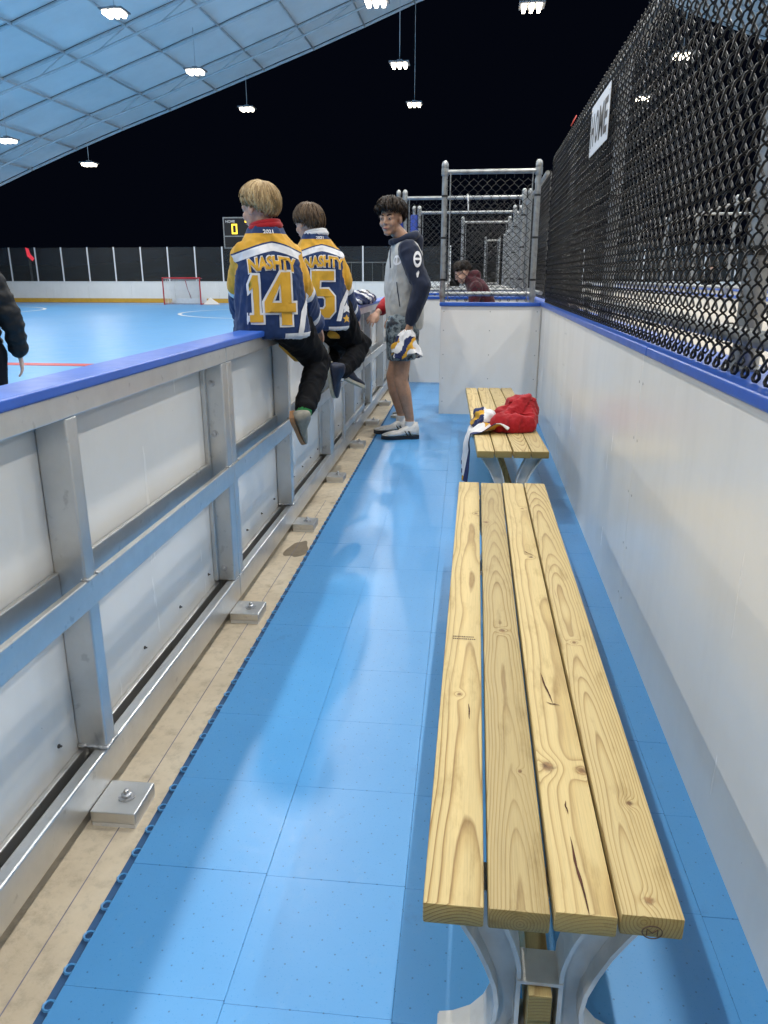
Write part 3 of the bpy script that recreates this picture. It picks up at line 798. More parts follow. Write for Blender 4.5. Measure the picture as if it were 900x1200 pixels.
def lamp(x, y, z, label=None):
    t = empty('hanging_lamp', (x, y, z)); t['category'] = 'lamp'; t['group'] = 'lamps hanging under the roof'
    t['label'] = label or 'hanging lamp under the roof outside the picture'
    o = bpy.data.objects.new('lamp_housing', hme); C.objects.link(o); o.parent = t
    h = roof_z(x) - z - .06
    MB().tube([(0,0,.14),(.004,0,h*.5),(0,0,h)], .012, 5).build('suspension_cable', M['roof_steel'], t, smooth='all')
    o = bpy.data.objects.new('lamp_light', strip_light); C.objects.link(o); o.parent = t; o.location = (0, 0, -.095)
    for k in (-1,0,1):
        o = bpy.data.objects.new('lens', lens_me[k+1]); C.objects.link(o); o.parent = t
LY = [35.4 - 6.25*k for k in range(8)]
names = {(-17.8,0):'lamp on a short cable at far left, lowest of the lit lamps', (-17.8,1):'lamp cut by the left edge of the picture, below the roof',
 (-10.3,0):'lamp hanging just below the roof edge, above the blond boy', (-10.3,1):'lamp against the roof, second nearest above the blond boy', (-10.3,2):'brightest lamp near the top left corner, against the roof',
 (-3.0,0):'lamp on a long cable, lower of the pair in the middle of the sky', (-3.0,1):'lamp on a long cable, upper of the pair in the middle of the sky', (-3.0,2):'lamp at the top edge where the roof meets the sky',
 (6.4,0):'lamp behind the long fence, lower of two', (6.4,1):'lamp behind the long fence, upper of two'}
for x, z in ((-17.8,6.17),(-10.3,8.25),(-3.0,8.25),(6.4,8.25),(13.7,8.25)):
    for k, y in enumerate(LY): lamp(x, y, z, names.get((x, k)))
lamp(1.12, 23.3, 8.1, 'lone lamp at the top of the black sky, left of the fence')
for y in (17.05, 10.8, 4.6, -1.6): lamp(1.12, y, 8.1)
# ================================================================== BENCHES
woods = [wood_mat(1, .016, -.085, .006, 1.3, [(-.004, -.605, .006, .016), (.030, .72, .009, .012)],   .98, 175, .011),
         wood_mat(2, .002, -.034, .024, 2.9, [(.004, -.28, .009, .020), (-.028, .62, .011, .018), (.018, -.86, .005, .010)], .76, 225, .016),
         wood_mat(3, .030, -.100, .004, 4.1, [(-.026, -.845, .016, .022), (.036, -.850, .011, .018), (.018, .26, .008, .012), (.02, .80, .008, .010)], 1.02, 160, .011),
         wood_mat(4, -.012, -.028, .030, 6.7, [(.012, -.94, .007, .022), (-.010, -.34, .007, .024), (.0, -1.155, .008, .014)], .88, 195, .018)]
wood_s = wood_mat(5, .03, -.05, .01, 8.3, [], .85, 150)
def bench_leg(name, parent, y):
    o_c = [(.166,.341),(.152,.318),(.128,.282),(.105,.243),(.086,.200),(.072,.160),(.067,.125),(.070,.090),(.082,.058),(.104,.030),(.135,.012),(.160,.006)]
    i_c = [(.088,.341),(.078,.318),(.064,.286),(.050,.255),(.040,.225),(.034,.196),(.0335,.176),(.0335,.120),(.0335,.064),(.045,.034),(.062,.014),(.085,.006)]
    m = MB(); t = .0035
    for s in (-1, 1):
        web = [(s*x, z) for x, z in o_c] + [(s*x, z) for x, z in reversed(i_c)]
        n = len(o_c)
        for k in range(n-1):
            quad = [(s*o_c[k][0], o_c[k][1]), (s*o_c[k+1][0], o_c[k+1][1]), (s*i_c[k+1][0], i_c[k+1][1]), (s*i_c[k][0], i_c[k][1])]
            if s < 0: quad.reverse()
            m.prism(quad, lambda u, v, q: (u, q, v), .004, -.004)
        for cur, d in ((o_c, .036), (i_c, .030)):
            for k in range(len(cur)-1):
                (x0, z0), (x1, z1) = cur[k], cur[k+1]
                nx, nz = (z1-z0), -(x1-x0); L = math.hypot(nx, nz); nx, nz = nx/L*t, nz/L*t
                quad = [(s*(x0-nx), z0-nz), (s*(x1-nx), z1-nz), (s*(x1+nx), z1+nz), (s*(x0+nx), z0+nz)]
                if s > 0: quad.reverse()
                m.prism(quad, lambda u, v, q: (u, q, v), -d, d)
        m.box((s*.118-.045, -.034, -.0), (s*.118+.045, .034, .007))
    for zz in (.060, .172): m.box((-.036, -.032, zz-.003), (.036, .032, zz+.003))
    m.box((-.178, -.03, .3415), (.178, .03, .3455))
    o = m.build(name, M['steel_leg'], parent, recalc=True, smooth=True); o.location = (0, y, 0)
    return o
def bench(loc, rz, label, order, flip=False):
    t = empty('wooden_bench', loc, rz); tag(t, label, 'bench', 'benches in the corridor')
    Lh = 1.185; w = .0885; g = .0058; rg = random.Random(len(label))
    for k in range(4):
        cx = (k-1.5)*(w+g); m = MB()
        m.box((-w/2, -Lh, -.0185), (w/2, Lh, .0185))
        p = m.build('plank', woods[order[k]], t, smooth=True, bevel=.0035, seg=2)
        p.location = (cx + rg.uniform(-.0012,.0012), (k*.004 if not flip else 0)+rg.uniform(-.003,.003), .364+rg.uniform(-.0012,.0012))
        p.rotation_euler = (0, rg.uniform(-.006,.006), (math.pi if flip else 0)+rg.uniform(-.0008,.0008))
    for y in (-1.08, 1.08): bench_leg('leg', t, y)
    MB().box((-.0185, -1.125, .066), (.0185, 1.125, .112)).build('stretcher', wood_s, t, bevel=.002)
    MB().box((-.0185, -1.128, .1128), (.0185, 1.128, .166)).build('stretcher', wood_s, t, bevel=.002)
    return t
b1 = bench((.133, 2.055, 0), .003, 'bare wooden bench nearest the camera, four pale pine planks', (0,1,2,3))
b2 = bench((.157, 5.075, 0), .042, 'farther wooden bench with a red jacket and a jersey on it', (2,0,3,1), True)
# drying checks that opened in the third and first planks
chk = mat_noisy('dark check in the wood', (.075,.028,.014), .3, 50, .9)
for (x, y, L, w, a) in ((.044, -.555, .13, .0034, .13), (.044, -.95, .035, .0022, .05), (.046, -1.10, .16, .0036, .06), (-.124, -.67, .06, .0026, .03), (.060, .30, .05, .0030, .6), (.052, -.62, .030, .0026, 1.2)):
    m = MB(); up_ = []; dn_ = []
    for i in range(13):
        q = i/12; hw = w*math.sin(math.pi*q)**.7*(.55+.45*noise.noise((x*90, i*.9, 2))); off = .0022*noise.noise((i*.22, x*50, 5))
        yy = (q-.5)*L; up_.append((off-hw-.0001, yy, 0)); dn_.append((off+hw+.0001, yy, 0))
    m.add(up_+dn_, [(i, 13+i, 14+i, i+1) for i in range(12)])
    o = m.build('drying_check', chk, b1); o.location = (x, y, .3849); o.rotation_euler = (0, 0, a)
# grade stamp inked on the first plank, maker's mark on the end of the last
st = MB()
rg = random.Random(9)
for row in range(2):
    x = -.030
    while x < .022:
        w = rg.uniform(.002,.005); st.add([(x,-.012*row,0),(x+w,-.012*row,0),(x+w,-.012*row+.006,0),(x,-.012*row+.006,0)], [(0,1,2,3)]); x += w+.0012
ink = mat_noisy('faded stamp ink', (.16,.11,.06), .2, 60, .8)
o = st.build('grade_stamp', ink, b1); o.location = (-.138, -.33, .3842)
mk = MB(); mk.tube([(.014*math.cos(q), 0, .011*math.sin(q)) for q in [i*math.pi/10 for i in range(20)]], .0009, 5, closed=True)
mk.tube([(-.0075,0,-.006),(-.0075,0,.0055),(0,0,-.0015),(.0075,0,.0055),(.0075,0,-.006)], .0010, 5)
o = mk.build('burnt_mark', mat_noisy('burnt mark', (.06,.03,.015), .2, 60, .8), b1); o.location = (.140, -1.1768, .363)

# ================================================================== CLOTH AND PEOPLE
def cloth(name, col, var=.10, rough=.85, scale=9, bump=.25):
    return mat_noisy(name, col, var, scale, rough, .05, 0, bump, 420, None, .25, bdist=.0015, sheen=.15)
M['c_navy'] = cloth('navy jersey cloth', (.018,.030,.105)); M['c_gold'] = cloth('gold jersey cloth', (.62,.34,.035))
M['c_white'] = cloth('white jersey cloth', (.70,.70,.72)); M['c_red'] = cloth('red fleece', (.34,.010,.016), .18)
M['c_black'] = mat_noisy('black track trousers', (.0045,.005,.007), .2, 9, .8, .05, 0, .2, 300, None, .15, bdist=.0015); M['c_grey'] = cloth('grey hoodie fleece', (.40,.40,.385), .10)
M['c_hood'] = cloth('navy hoodie sleeve', (.012,.018,.040), .15); M['c_maroon'] = cloth('maroon hoodie', (.055,.008,.014), .15)
M['c_puffer'] = mat_noisy('black quilted nylon', (.0045,.0055,.0075), .2, 9, .55, .08, 0, .2, 90, None, .25)
M['c_sock'] = cloth('white sock', (.66,.66,.66)); M['c_green'] = cloth('green sock', (.03,.22,.07))
M['sole_tan'] = mat_noisy('gum sole', (.36,.19,.09), .1, 30, .6); M['sole_cream'] = mat_noisy('cream sole', (.50,.46,.36), .1, 30, .6)
M['shoe_grey'] = mat_noisy('grey suede shoe', (.27,.26,.22), .12, 40, .8); M['shoe_navy'] = mat_noisy('dark navy shoe', (.014,.02,.045), .15, 40, .6)
M['shoe_white'] = mat_noisy('white trainer', (.70,.68,.65), .1, 40, .5); M['shoe_black'] = mat_noisy('black trainer', (.012,.014,.018), .1, 40, .5)
def skin_mat(name, col):
    m, nt, bs = newmat(name); v = POS(nt); n = NOISE(nt, v, 35, 4, .6)
    nt.links.new(RAMP(nt, n, [(.3, tuple(c*.86 for c in col)), (.7, tuple(min(1, c*1.1) for c in col))]), bs.inputs['Base Color'])
    bs.inputs['Roughness'].default_value = .5; bs.inputs['Subsurface Weight'].default_value = .12
    bs.inputs['Subsurface Radius'].default_value = (.01,.004,.002); return m
M['skin'] = skin_mat('light skin', (.56,.33,.235)); M['skin_tan'] = skin_mat('tanned skin', (.43,.245,.16))
def hair_mat(name, a, b):
    m, nt, bs = newmat(name); v = OBJ(nt)
    n = NOISE(nt, v, 55, 3, .6); n2 = NOISE(nt, v, 10, 3, .6)
    hv = N(nt, 'Attribute'); hv.attribute_name = 'lock'
    n = MATH(nt, 'ADD', MATH(nt, 'MULTIPLY', n, .45), MATH(nt, 'MULTIPLY', hv.outputs['Fac'], .55))
    c = RAMP(nt, n, [(.22, tuple(x*.7 for x in a)), (.45, a), (.72, b)]); c = MIX(nt, RAMP(nt, n2, [(.4, .0), (.7, .5)]), c, tuple(x*.55 for x in a))
    nt.links.new(c, bs.inputs['Base Color']); bs.inputs['Roughness'].default_value = .55; bs.inputs['Specular IOR Level'].default_value = .2; return m
M['hair_blond'] = hair_mat('blond hair', (.30,.20,.095), (.52,.38,.20)); M['hair_brown'] = hair_mat('light brown hair', (.065,.042,.026), (.14,.092,.055))
M['hair_dark'] = hair_mat('dark brown hair', (.010,.0065,.005), (.038,.024,.017)); M['hair_black'] = hair_mat('black hair', (.012,.010,.009), (.03,.022,.018))
M['eye_white'] = mat_noisy('eye white', (.30,.26,.24), .03, 40, .3); M['eye_dark'] = mat_noisy('dark iris', (.02,.012,.008), .1, 60, .25)
M['lip'] = mat_noisy('lip', (.30,.10,.085), .1, 60, .5)

CM = cam.matrix_world
def at(px, py, Y):
    """point on the plane y = Y seen at photo position (px, py)"""
    d = CM.to_3x3() @ Vector(((px-450)/880, -(py-600)/880, -1)); t = Y/d.y
    return Vector((d.x*t, Y, d.z*t + 1.25))

def capsule(m, pts, n=12):
    """pts: (point, radius) chain with rounded ends"""
    P = [Vector(p) for p, r in pts]; rr = [r for p, r in pts]
    d0 = (P[0]-P[1]).normalized(); d1 = (P[-1]-P[-2]).normalized()
    pre = [(P[0]+d0*rr[0]*.97, rr[0]*.22), (P[0]+d0*rr[0]*.70, rr[0]*.71)]
    post = [(P[-1]+d1*rr[-1]*.70, rr[-1]*.71), (P[-1]+d1*rr[-1]*.97, rr[-1]*.22)]
    # smooth the chain a little with inserted midpoints
    mid = []
    for i in range(len(P)):
        mid.append((P[i], rr[i]))
        if i < len(P)-1: mid.append(((P[i]+P[i+1])/2, (rr[i]+rr[i+1])/2))
    seq = pre + mid + post
    m.tube([p for p, r in seq], [r for p, r in seq], n); return m
def ellipsoid(m, c, rx, ry, rz, A=None, n=14):
    A = A or (Vector((1,0,0)), Vector((0,1,0)), Vector((0,0,1))); c = Vector(c)
    vs = []; fs = []; h = n//2+1
    for j in range(h+1):
        th = math.pi*j/h
        th = min(max(th, .06), math.pi-.06)
        for i in range(n):
            q = 2*math.pi*i/n
            vs.append(c + A[0]*(rx*math.sin(th)*math.cos(q)) + A[1]*(ry*math.sin(th)*math.sin(q)) + A[2]*(rz*math.cos(th)))
    for j in range(h):
        for i in range(n): fs.append((j*n+i, (j+1)*n+i, (j+1)*n+(i+1) % n, j*n+(i+1) % n))
    fs.append(tuple(range(n))); fs.append(tuple(h*n+i for i in range(n-1, -1, -1)))
    return m.add(vs, fs)
def loft(m, rings, n=24, power=2.4):
    """rings: (centre, right, forward, rx, ry) closed with caps"""
    vs = []; fs = []
    for (c, a, b, rx, ry) in rings:
        for k in range(n):
            q = 2*math.pi*k/n; cs, sn = math.cos(q), math.sin(q)
            e = (abs(cs)**power + abs(sn)**power)**(-1/power)
            vs.append(Vector(c) + a*(rx*cs*e) + b*(ry*sn*e))
    L = len(rings)
    for i in range(L-1):
        for k in range(n): fs.append((i*n+k, i*n+(k+1) % n, (i+1)*n+(k+1) % n, (i+1)*n+k))
    fs.append(tuple(range(n-1, -1, -1))); fs.append(tuple((L-1)*n+k for k in range(n)))
    return m.add(vs, fs)
def union(m, voxel, name, smooth=3, folds=None, base=Vector((0,0,0)), seed=0):
    """one continuous skin over all pieces; folds: list of (amp, scale vector)"""
    me = m.mesh(name)
    bm = bmesh.new(); bm.from_mesh(me); bmesh.ops.recalc_face_normals(bm, faces=bm.faces); bm.to_mesh(me); bm.free()
    o = bpy.data.objects.new(name, me); C.objects.link(o)
    md = o.modifiers.new('r', 'REMESH'); md.mode = 'VOXEL'; md.voxel_size = voxel
    ms = o.modifiers.new('s', 'SMOOTH'); ms.iterations = smooth; ms.factor = .5
    dg = bpy.context.evaluated_depsgraph_get(); out = bpy.data.meshes.new_from_object(o.evaluated_get(dg))
    bpy.data.objects.remove(o); bpy.data.meshes.remove(me)
    if folds:
        nm = [v.normal.copy() for v in out.vertices]
        for v, n in zip(out.vertices, nm):
            d = 0
            for amp, sc in folds:
                p = Vector((v.co.x*sc[0]+seed, v.co.y*sc[1], v.co.z*sc[2]))
                p += Vector((noise.noise(p*.5), noise.noise(p*.5+Vector((5,5,5))), 0))*.8
                d += amp*(1-2*abs(noise.noise(p)))
            v.co += n*d
    for v in out.vertices: v.co -= base
    out.name = name; out.shade_smooth(); return out
UP = Vector((0,0,1))
def axes(f, up=UP):
    f = Vector(f).normalized(); r = f.cross(up).normalized(); u = r.cross(f); return r, f, u

def head_pieces(m, c, f, s=1.0, up=UP, neck=None, jaw=1.0):
    """c: head centre (between the ears)"""
    r, f, u = axes(f, up); c = Vector(c); A = (r, f, u)
    E = lambda dx, dy, dz, a, b, g: ellipsoid(m, c + (r*dx + f*dy + u*dz)*s, a*s, b*s, g*s, A)
    E(0,-.012,.030,.074,.094,.090); E(0,.028,-.035,.058*jaw,.062,.082); E(0,.062,-.100,.028*jaw,.024,.020)
    E(.026,.070,.010,.030,.022,.020); E(-.026,.070,.010,.030,.022,.020)          # brow
    E(.036,.062,-.035,.024,.024,.026); E(-.036,.062,-.035,.024,.024,.026)        # cheeks
    capsule(m, [(c+(f*.086+u*.008)*s, .0085*s), (c+(f*.106-u*.030)*s, .0120*s)], 8)
    E(.009,.096,-.034,.009,.010,.008); E(-.009,.096,-.034,.009,.010,.008)
    E(0,.086,-.063,.022,.011,.006); E(0,.084,-.074,.020,.011,.007)               # lips
    for sd in (-1, 1):
        E(sd*.078,-.008,-.010,.009,.021,.032); E(sd*.076,.000,-.030,.008,.010,.012)
    if neck is not None:
        capsule(m, [(c-(f*.015+u*.05)*s, .050*s), (Vector(neck), .052*s)], 14)
def face_parts(parent, base, c, f, s=1.0, up=UP, brow=True, hair='hair_dark'):
    r, f, u = axes(f, up); c = Vector(c); A = (r, f, u)
    for sd in (-1, 1):
        e = ellipsoid(MB(), c+(r*sd*.031+f*.0835+u*-.004)*s-base, .0105*s, .0065*s, .0046*s, A, 12).build('eye', M['eye_white'], parent, smooth='all')
        ellipsoid(MB(), c+(r*sd*.031+f*.0878+u*-.004)*s-base, .0052*s, .0035*s, .0048*s, A, 10).build('iris', M['eye_dark'], e, smooth='all')
        if brow:
            MB().tube([c+(r*sd*(.014+.034*k/4)+f*(.093-.016*(k/4)**2)+u*(.018+.006*math.sin(k/4*2.6)))*s-base for k in range(5)], [.0032*s,.0045*s,.0045*s,.004*s,.002*s], 6).build('eyebrow', M[hair], parent, smooth='all')
    MB().tube([c+(r*(.022*k/3)+f*(.0965-.006*(k/3)**2)-u*(.068))*s-base for k in range(-3,4)], [.002*s,.004*s,.0055*s,.006*s,.0055*s,.004*s,.002*s], 6).build('lips', M['lip'], parent, smooth='all')
def hair(parent, base, c, f, mat, s=1.0, up=UP, n=420, back=118, side=96, front=62, vol=.016, seed=1, part=.0, curl=0.0, crown=18, fsweep=0, messy=.005):
    """locks that leave the crown and lie down over the skull"""
    r, f, u = axes(f, up); c = Vector(c); rg = random.Random(seed); m = MB()
    cc = c + (f*-.012 + u*.028)*s
    ctr_dir = (u*math.cos(R(crown)) - f*math.sin(R(crown))).normalized()
    a0 = ctr_dir.orthogonal().normalized(); a0 = (f - ctr_dir*f.dot(ctr_dir)).normalized(); b0 = ctr_dir.cross(a0)
    def pos(th, ph, lift):
        d = ctr_dir*math.cos(th) + (a0*math.cos(ph) + b0*math.sin(ph))*math.sin(th)
        loc = Vector((d.dot(r)*.078, d.dot(f)*.098, d.dot(u)*.094))
        L = loc.length; loc = loc*(1 + lift/L)
        return cc + (r*loc.x + f*loc.y + u*loc.z)*s
    # scalp shell so that no skin shows between the locks
    sh = []
    def cut(ph):
        cs = math.cos(ph)
        return R((side + (front-side)*max(0, cs)**1.3 + (back-side)*max(0, -cs)**.8) + crown*cs)
    shell = MB()
    def sf(a, b):
        ph = a*2*math.pi; th = max(.001, cut(ph)*b*.97)
        return pos(th, ph, vol*.55 + .003*noise.noise((ph*3, th*4, seed))) - base
    shell.grid(40, 14, sf, closed_u=True)
    m.v += shell.v; m.f += shell.f; m.mi += shell.mi; tone = [.15]*len(m.v)
    for i in range(n):
        ph = rg.uniform(0, 2*math.pi); t1 = cut(ph)*rg.uniform(.84, 1.10); t0 = t1*rg.uniform(0, .72)
        tw = rg.uniform(-.38,.38)+part; lf = vol*rg.uniform(.45, 1.45); ms = messy*rg.uniform(-.2, 1)*(3 if rg.random() < .06 else 1); pts = []; rr = []
        K = 7; w = rg.uniform(.0030,.0068)*s; p2 = rg.uniform(0, 6.28)
        for k in range(K):
            q = k/(K-1); th = t0 + (t1-t0)*q
            lift = lf*(.55 + .6*math.sin(math.pi*min(1, q*1.05)))
            p = pos(th, ph + tw*q*q + fsweep*q, lift + ms*q*q + curl*math.sin(q*9+p2)*.010)
            p += (b0*math.cos(ph) - a0*math.sin(ph))*curl*math.cos(q*8+p2)*.010*s
            pts.append(p - base); rr.append(w*(.75+.6*math.sin(math.pi*(q*.8+.1)))*(1 if k < K-1 else .25))
        m.tube(pts, rr, 4); tone += [rg.random()]*(len(m.v)-len(tone))
    o = m.build('hair', M[mat], parent, smooth='all')
    o.data.attributes.new('lock', 'FLOAT', 'POINT'); o.data.attributes['lock'].data.foreach_set('value', tone); return o
def hand(m, wrist, d, nrm, side=1, s=1.0, curl=.5, spread=.16, thumb_in=.4):
    """d: finger direction, nrm: palm facing direction; side +1 puts the thumb on d x nrm"""
    d = Vector(d).normalized(); nrm = Vector(nrm); nrm = (nrm - d*nrm.dot(d)).normalized(); t = d.cross(nrm).normalized()*side; w = Vector(wrist)
    lens = [(.030,.040,.024,.019), (.010,.044,.027,.020), (-.010,.041,.025,.019), (-.029,.033,.019,.017)]
    for k, (off, a, b, c2) in enumerate(lens):
        dirk = (d + t*off/.03*spread).normalized()
        p = w + t*off*.62*s; knk = w + (d*.082 + t*off)*s
        capsule(m, [(p+d*.008*s, .0125*s), (knk, .0105*s)], 8)
        q = knk; ang = 0; prev = .0098
        chain = [(q, .0095*s)]
        for L, r2 in ((a,.0088), (b,.0080), (c2,.0070)):
            ang += curl*(1.0 if L == a else 1.25)
            q = q + (dirk*math.cos(ang) + nrm*math.sin(ang))*L*s; chain.append((q, r2*s))
        capsule(m, chain, 8)
    b0 = w + (d*.022 + t*.022)*s
    b1 = w + (d*.052 + t*.046 + nrm*.010)*s; b2 = b1 + (d*.030 + t*.010*(1-thumb_in) + nrm*.020*thumb_in)*s; b3 = b2 + (d*.024 - t*.006*thumb_in + nrm*.016*thumb_in)*s
    capsule(m, [(b0, .0135*s), (b1, .0110*s), (b2, .0095*s), (b3, .0080*s)], 8)
def shoe(parent, base, heel, toe, up, mats, s=1.0, ankle=None):
    """heel and toe: points on the sole's underside; returns the upper, with sole as sub-part"""
    heel = Vector(heel); toe = Vector(toe); f = (toe-heel); L = f.length; f.normalize(); up = Vector(up); up = (up - f*up.dot(f)).normalized(); r = f.cross(up)
    P = lambda a, b, c: heel + f*(a*L) + r*(b*L) + up*(c*L) - base
    def outline(a):      # half width of the last
        return .165*math.sqrt(max(0, 1-((a-.14)/.16)**2)) if a < .14 else (.165 - .020*math.sin(math.pi*min(1, (a-.14)/.36)) if a < .5 else .165+.02*math.sin(math.pi*min(1, (a-.5)/.4))) * (1 if a < .8 else math.sqrt(max(0.02, 1-((a-.8)/.205)**2)))
    rings = []
    for a in (.0,.04,.12,.25,.40,.55,.70,.82,.90,.96,.995):
        w = max(.02, outline(max(a, .005))*1.0); h = .44 if a < .2 else (.44-.22*(a-.2)/.35 if a < .55 else .22-.11*((a-.55)/.45)**1.5)
        if a < .02: h = .30; w = .06
        rings.append((a, w, h))
    m = MB(); n = 16; vs = []; fs = []
    for (a, w, h) in rings:
        for k in range(n):
            q = 2*math.pi*k/n; x = math.cos(q); z = math.sin(q)
            e = (abs(x)**3 + abs(z)**3)**(-1/3)
            zz = .07 + (h-.07)*(.5+.5*z*e); ww = w*x*e*(1 - .42*max(0, (zz-.12))/.3)
            vs.append(P(a, ww, zz))
    for i in range(len(rings)-1):
        for k in range(n): fs.append((i*n+k, i*n+(k+1) % n, (i+1)*n+(k+1) % n, (i+1)*n+k))
    fs.append(tuple(range(n))); fs.append(tuple((len(rings)-1)*n+k for k in range(n-1,-1,-1)))
    m.add(vs, fs); o = m.build('shoe', mats[0], parent, smooth='all', recalc=True)
    sm = MB(); A = [.0,.03,.08,.16,.3,.45,.6,.75,.86,.94,.985,1.01]
    top = [P(a, max(.03, outline(max(.006, a)))*1.07, 0) for a in A] + [P(a, -max(.03, outline(max(.006, a)))*1.07, 0) for a in reversed(A)]
    k = len(top); hgt = [(.10-.03*math.sin(math.pi*a)) for a in A]; hgt = hgt + list(reversed(hgt))
    sm.add(top + [p + up*(h*L) for p, h in zip(top, hgt)], [tuple(range(k-1,-1,-1)), tuple(range(k, 2*k))] + [(i, (i+1) % k, k+(i+1) % k, k+i) for i in range(k)])
    sm.build('sole', mats[1], o, smooth=True, recalc=True)
    if len(mats) > 2:     # laces / stripes across the instep
        for j in range(4):
            a = .42+.075*j; h = .40-.20*(a-.2)/.35 if a < .55 else .20-.10*((a-.55)/.45)**1.5
            MB().tube([P(a, -.085, h-.035), P(a, -.04, h+.004), P(a, .04, h+.004), P(a, .085, h-.035)], .010*L, 5).build('lace', mats[2], o, smooth='all')
    return o

def jersey_mat(name, y0, ytop):
    """gold yoke, thin navy line, white band, navy body; sleeves by the 'sl' attribute"""
    m, nt, bs = newmat(name)
    at_ = N(nt, 'Attribute'); at_.attribute_name = 'jc'; sp = N(nt, 'SeparateXYZ'); nt.links.new(at_.outputs['Vector'], sp.inputs[0]); X, Y, Z = sp.outputs
    sl = N(nt, 'Attribute'); sl.attribute_name = 'sl'; S = sl.outputs['Fac']
    ax = MATH(nt, 'ABSOLUTE', X)
    t = MATH(nt, 'SUBTRACT', Y, MATH(nt, 'SUBTRACT', y0, MATH(nt, 'MULTIPLY', MATH(nt, 'POWER', ax, 1.30), .55)))
    gold = (.62,.33,.030); navy = (.010,.030,.105); white = (.70,.70,.73)
    gt = lambda a, b: MATH(nt, 'GREATER_THAN', a, b)
    c = MIX(nt, gt(t, -.032), navy, white); c = MIX(nt, gt(t, .0), c, navy); c = MIX(nt, gt(t, .007), c, gold)
    c = MIX(nt, gt(Y, ytop), c, navy)
    hem = MATH(nt, 'LESS_THAN', Y, .012); c = MIX(nt, MATH(nt, 'MULTIPLY', hem, gt(X, .03)), c, white)
    s = MIX(nt, gt(S, .36), gold, white); s = MIX(nt, gt(S, .42), s, navy); s = MIX(nt, gt(S, .72), s, white); s = MIX(nt, gt(S, .79), s, navy)
    c = MIX(nt, gt(S, .02), c, s)
    v = POS(nt); n = NOISE(nt, v, 12, 4, .6); c = MIX(nt, 1.0, c, RAMP(nt, n, [(.3, .86), (.7, 1.06)]), 'MULTIPLY')
    nt.links.new(c, bs.inputs['Base Color']); bs.inputs['Roughness'].default_value = .72; bs.inputs['Specular IOR Level'].default_value = .25
    bs.inputs['Sheen Weight'].default_value = .1
    BUMP(nt, bs, NOISE(nt, v, 500, 2, .5), .15, .001)
    return m
def set_jersey_attr(me, base, o, right, up, back, arms, halfw):
    AA = []; BB = []
    for i, v in enumerate(me.vertices):
        p = v.co + base - o; X, Y, Z = p.dot(right), p.dot(up), p.dot(back)
        AA += [X, Y, Z]; best = 0.0
        for arm in arms:
            tot = sum((arm[k+1][0]-arm[k][0]).length for k in range(len(arm)-1)); run = 0
            for k in range(len(arm)-1):
                q0, r0 = arm[k]; q1, r1 = arm[k+1]; e = q1-q0; L = e.length; tt = max(0, min(1, (v.co+base-q0).dot(e)/L/L))
                dist = (v.co+base-(q0+e*tt)).length; rad = r0+(r1-r0)*tt
                if dist < rad*1.5 and (abs(X) > halfw*.86 or tt+k > .6): best = max(best, (run+tt*L)/tot)
                run += L
        BB.append(best)
    me.attributes.new('jc', 'FLOAT_VECTOR', 'POINT'); me.attributes['jc'].data.foreach_set('vector', AA)
    me.attributes.new('sl', 'FLOAT', 'POINT'); me.attributes['sl'].data.foreach_set('value', BB)
def decal(me, base, o, right, up, back, vs, fs, mat, parent, name, off=.0016, cell=.018, centre=(0,0)):
    """lay a flat outline (x along right, y along up) on the cloth by casting it onto the surface"""
    bm = bmesh.new(); V = [bm.verts.new((v[0], v[1], 0)) for v in vs]
    for f in fs:
        try: bm.faces.new([V[i] for i in f])
        except ValueError: pass
    xs = [v[0] for v in vs]; ys = [v[1] for v in vs]
    for lo, hi, ax in ((min(xs), max(xs), (1,0,0)), (min(ys), max(ys), (0,1,0))):
        k = int((hi-lo)/cell)
        for i in range(1, k+1):
            q = lo + (hi-lo)*i/(k+1)
            bmesh.ops.bisect_plane(bm, geom=bm.verts[:]+bm.edges[:]+bm.faces[:], plane_co=Vector(ax)*q, plane_no=ax)
    bmesh.ops.triangulate(bm, faces=bm.faces)
    bvh = BVHTree.FromPolygons([v.co+base for v in me.vertices], [tuple(p.vertices) for p in me.polygons])
    bad = []
    for v in bm.verts:
        p = o + right*(v.co.x+centre[0]) + up*(v.co.y+centre[1]) + back*.6
        hit, nrm, _, dist = bvh.ray_cast(p, -back, 1.2)
        if hit is None: bad.append(v); continue
        v.co = hit + nrm*off + back*off - base
    bmesh.ops.delete(bm, geom=bad, context='VERTS')
    out = bpy.data.meshes.new(name); bm.to_mesh(out); bm.free()
    bm2 = None
    return link(name, out, mat, parent, 'all')
def star(r, n=5, inner=.45):
    vs = [(0,0)]; 
    for k in range(2*n):
        q = math.pi/2 + math.pi*k/n; rr = r if k % 2 == 0 else r*inner; vs.append((rr*math.cos(q), rr*math.sin(q)))
    return vs, [(0, k+1, (k+1) % (2*n)+1) for k in range(2*n)]
# block numerals as outlines (x 0..1, y 0..1)
NUM = {'1': [(.18,.80),(.46,1),(.80,1),(.80,.16),(1,.16),(1,0),(.12,0),(.12,.16),(.42,.16),(.42,.74),(.18,.66)],
       '4': None, '5': [(.95,1),(.95,.80),(.40,.80),(.38,.62),(.72,.62),(.95,.46),(.95,.14),(.74,0),(.12,0),(.12,.19),(.52,.19),(.60,.26),(.60,.40),(.52,.46),(.10,.46),(.10,1)]}
def poly_tris(poly):
    from mathutils.geometry import tessellate_polygon
    t = tessellate_polygon([[Vector((x, y, 0)) for x, y in poly]]); return [Vector((x, y, 0)) for x, y in poly], [tuple(f) for f in t]
def poly_hole(outer, inner):
    from mathutils.geometry import tessellate_polygon
    t = tessellate_polygon([[Vector((x,y,0)) for x,y in outer], [Vector((x,y,0)) for x,y in inner]]); return [Vector((x,y,0)) for x,y in outer+inner], [tuple(f) for f in t]
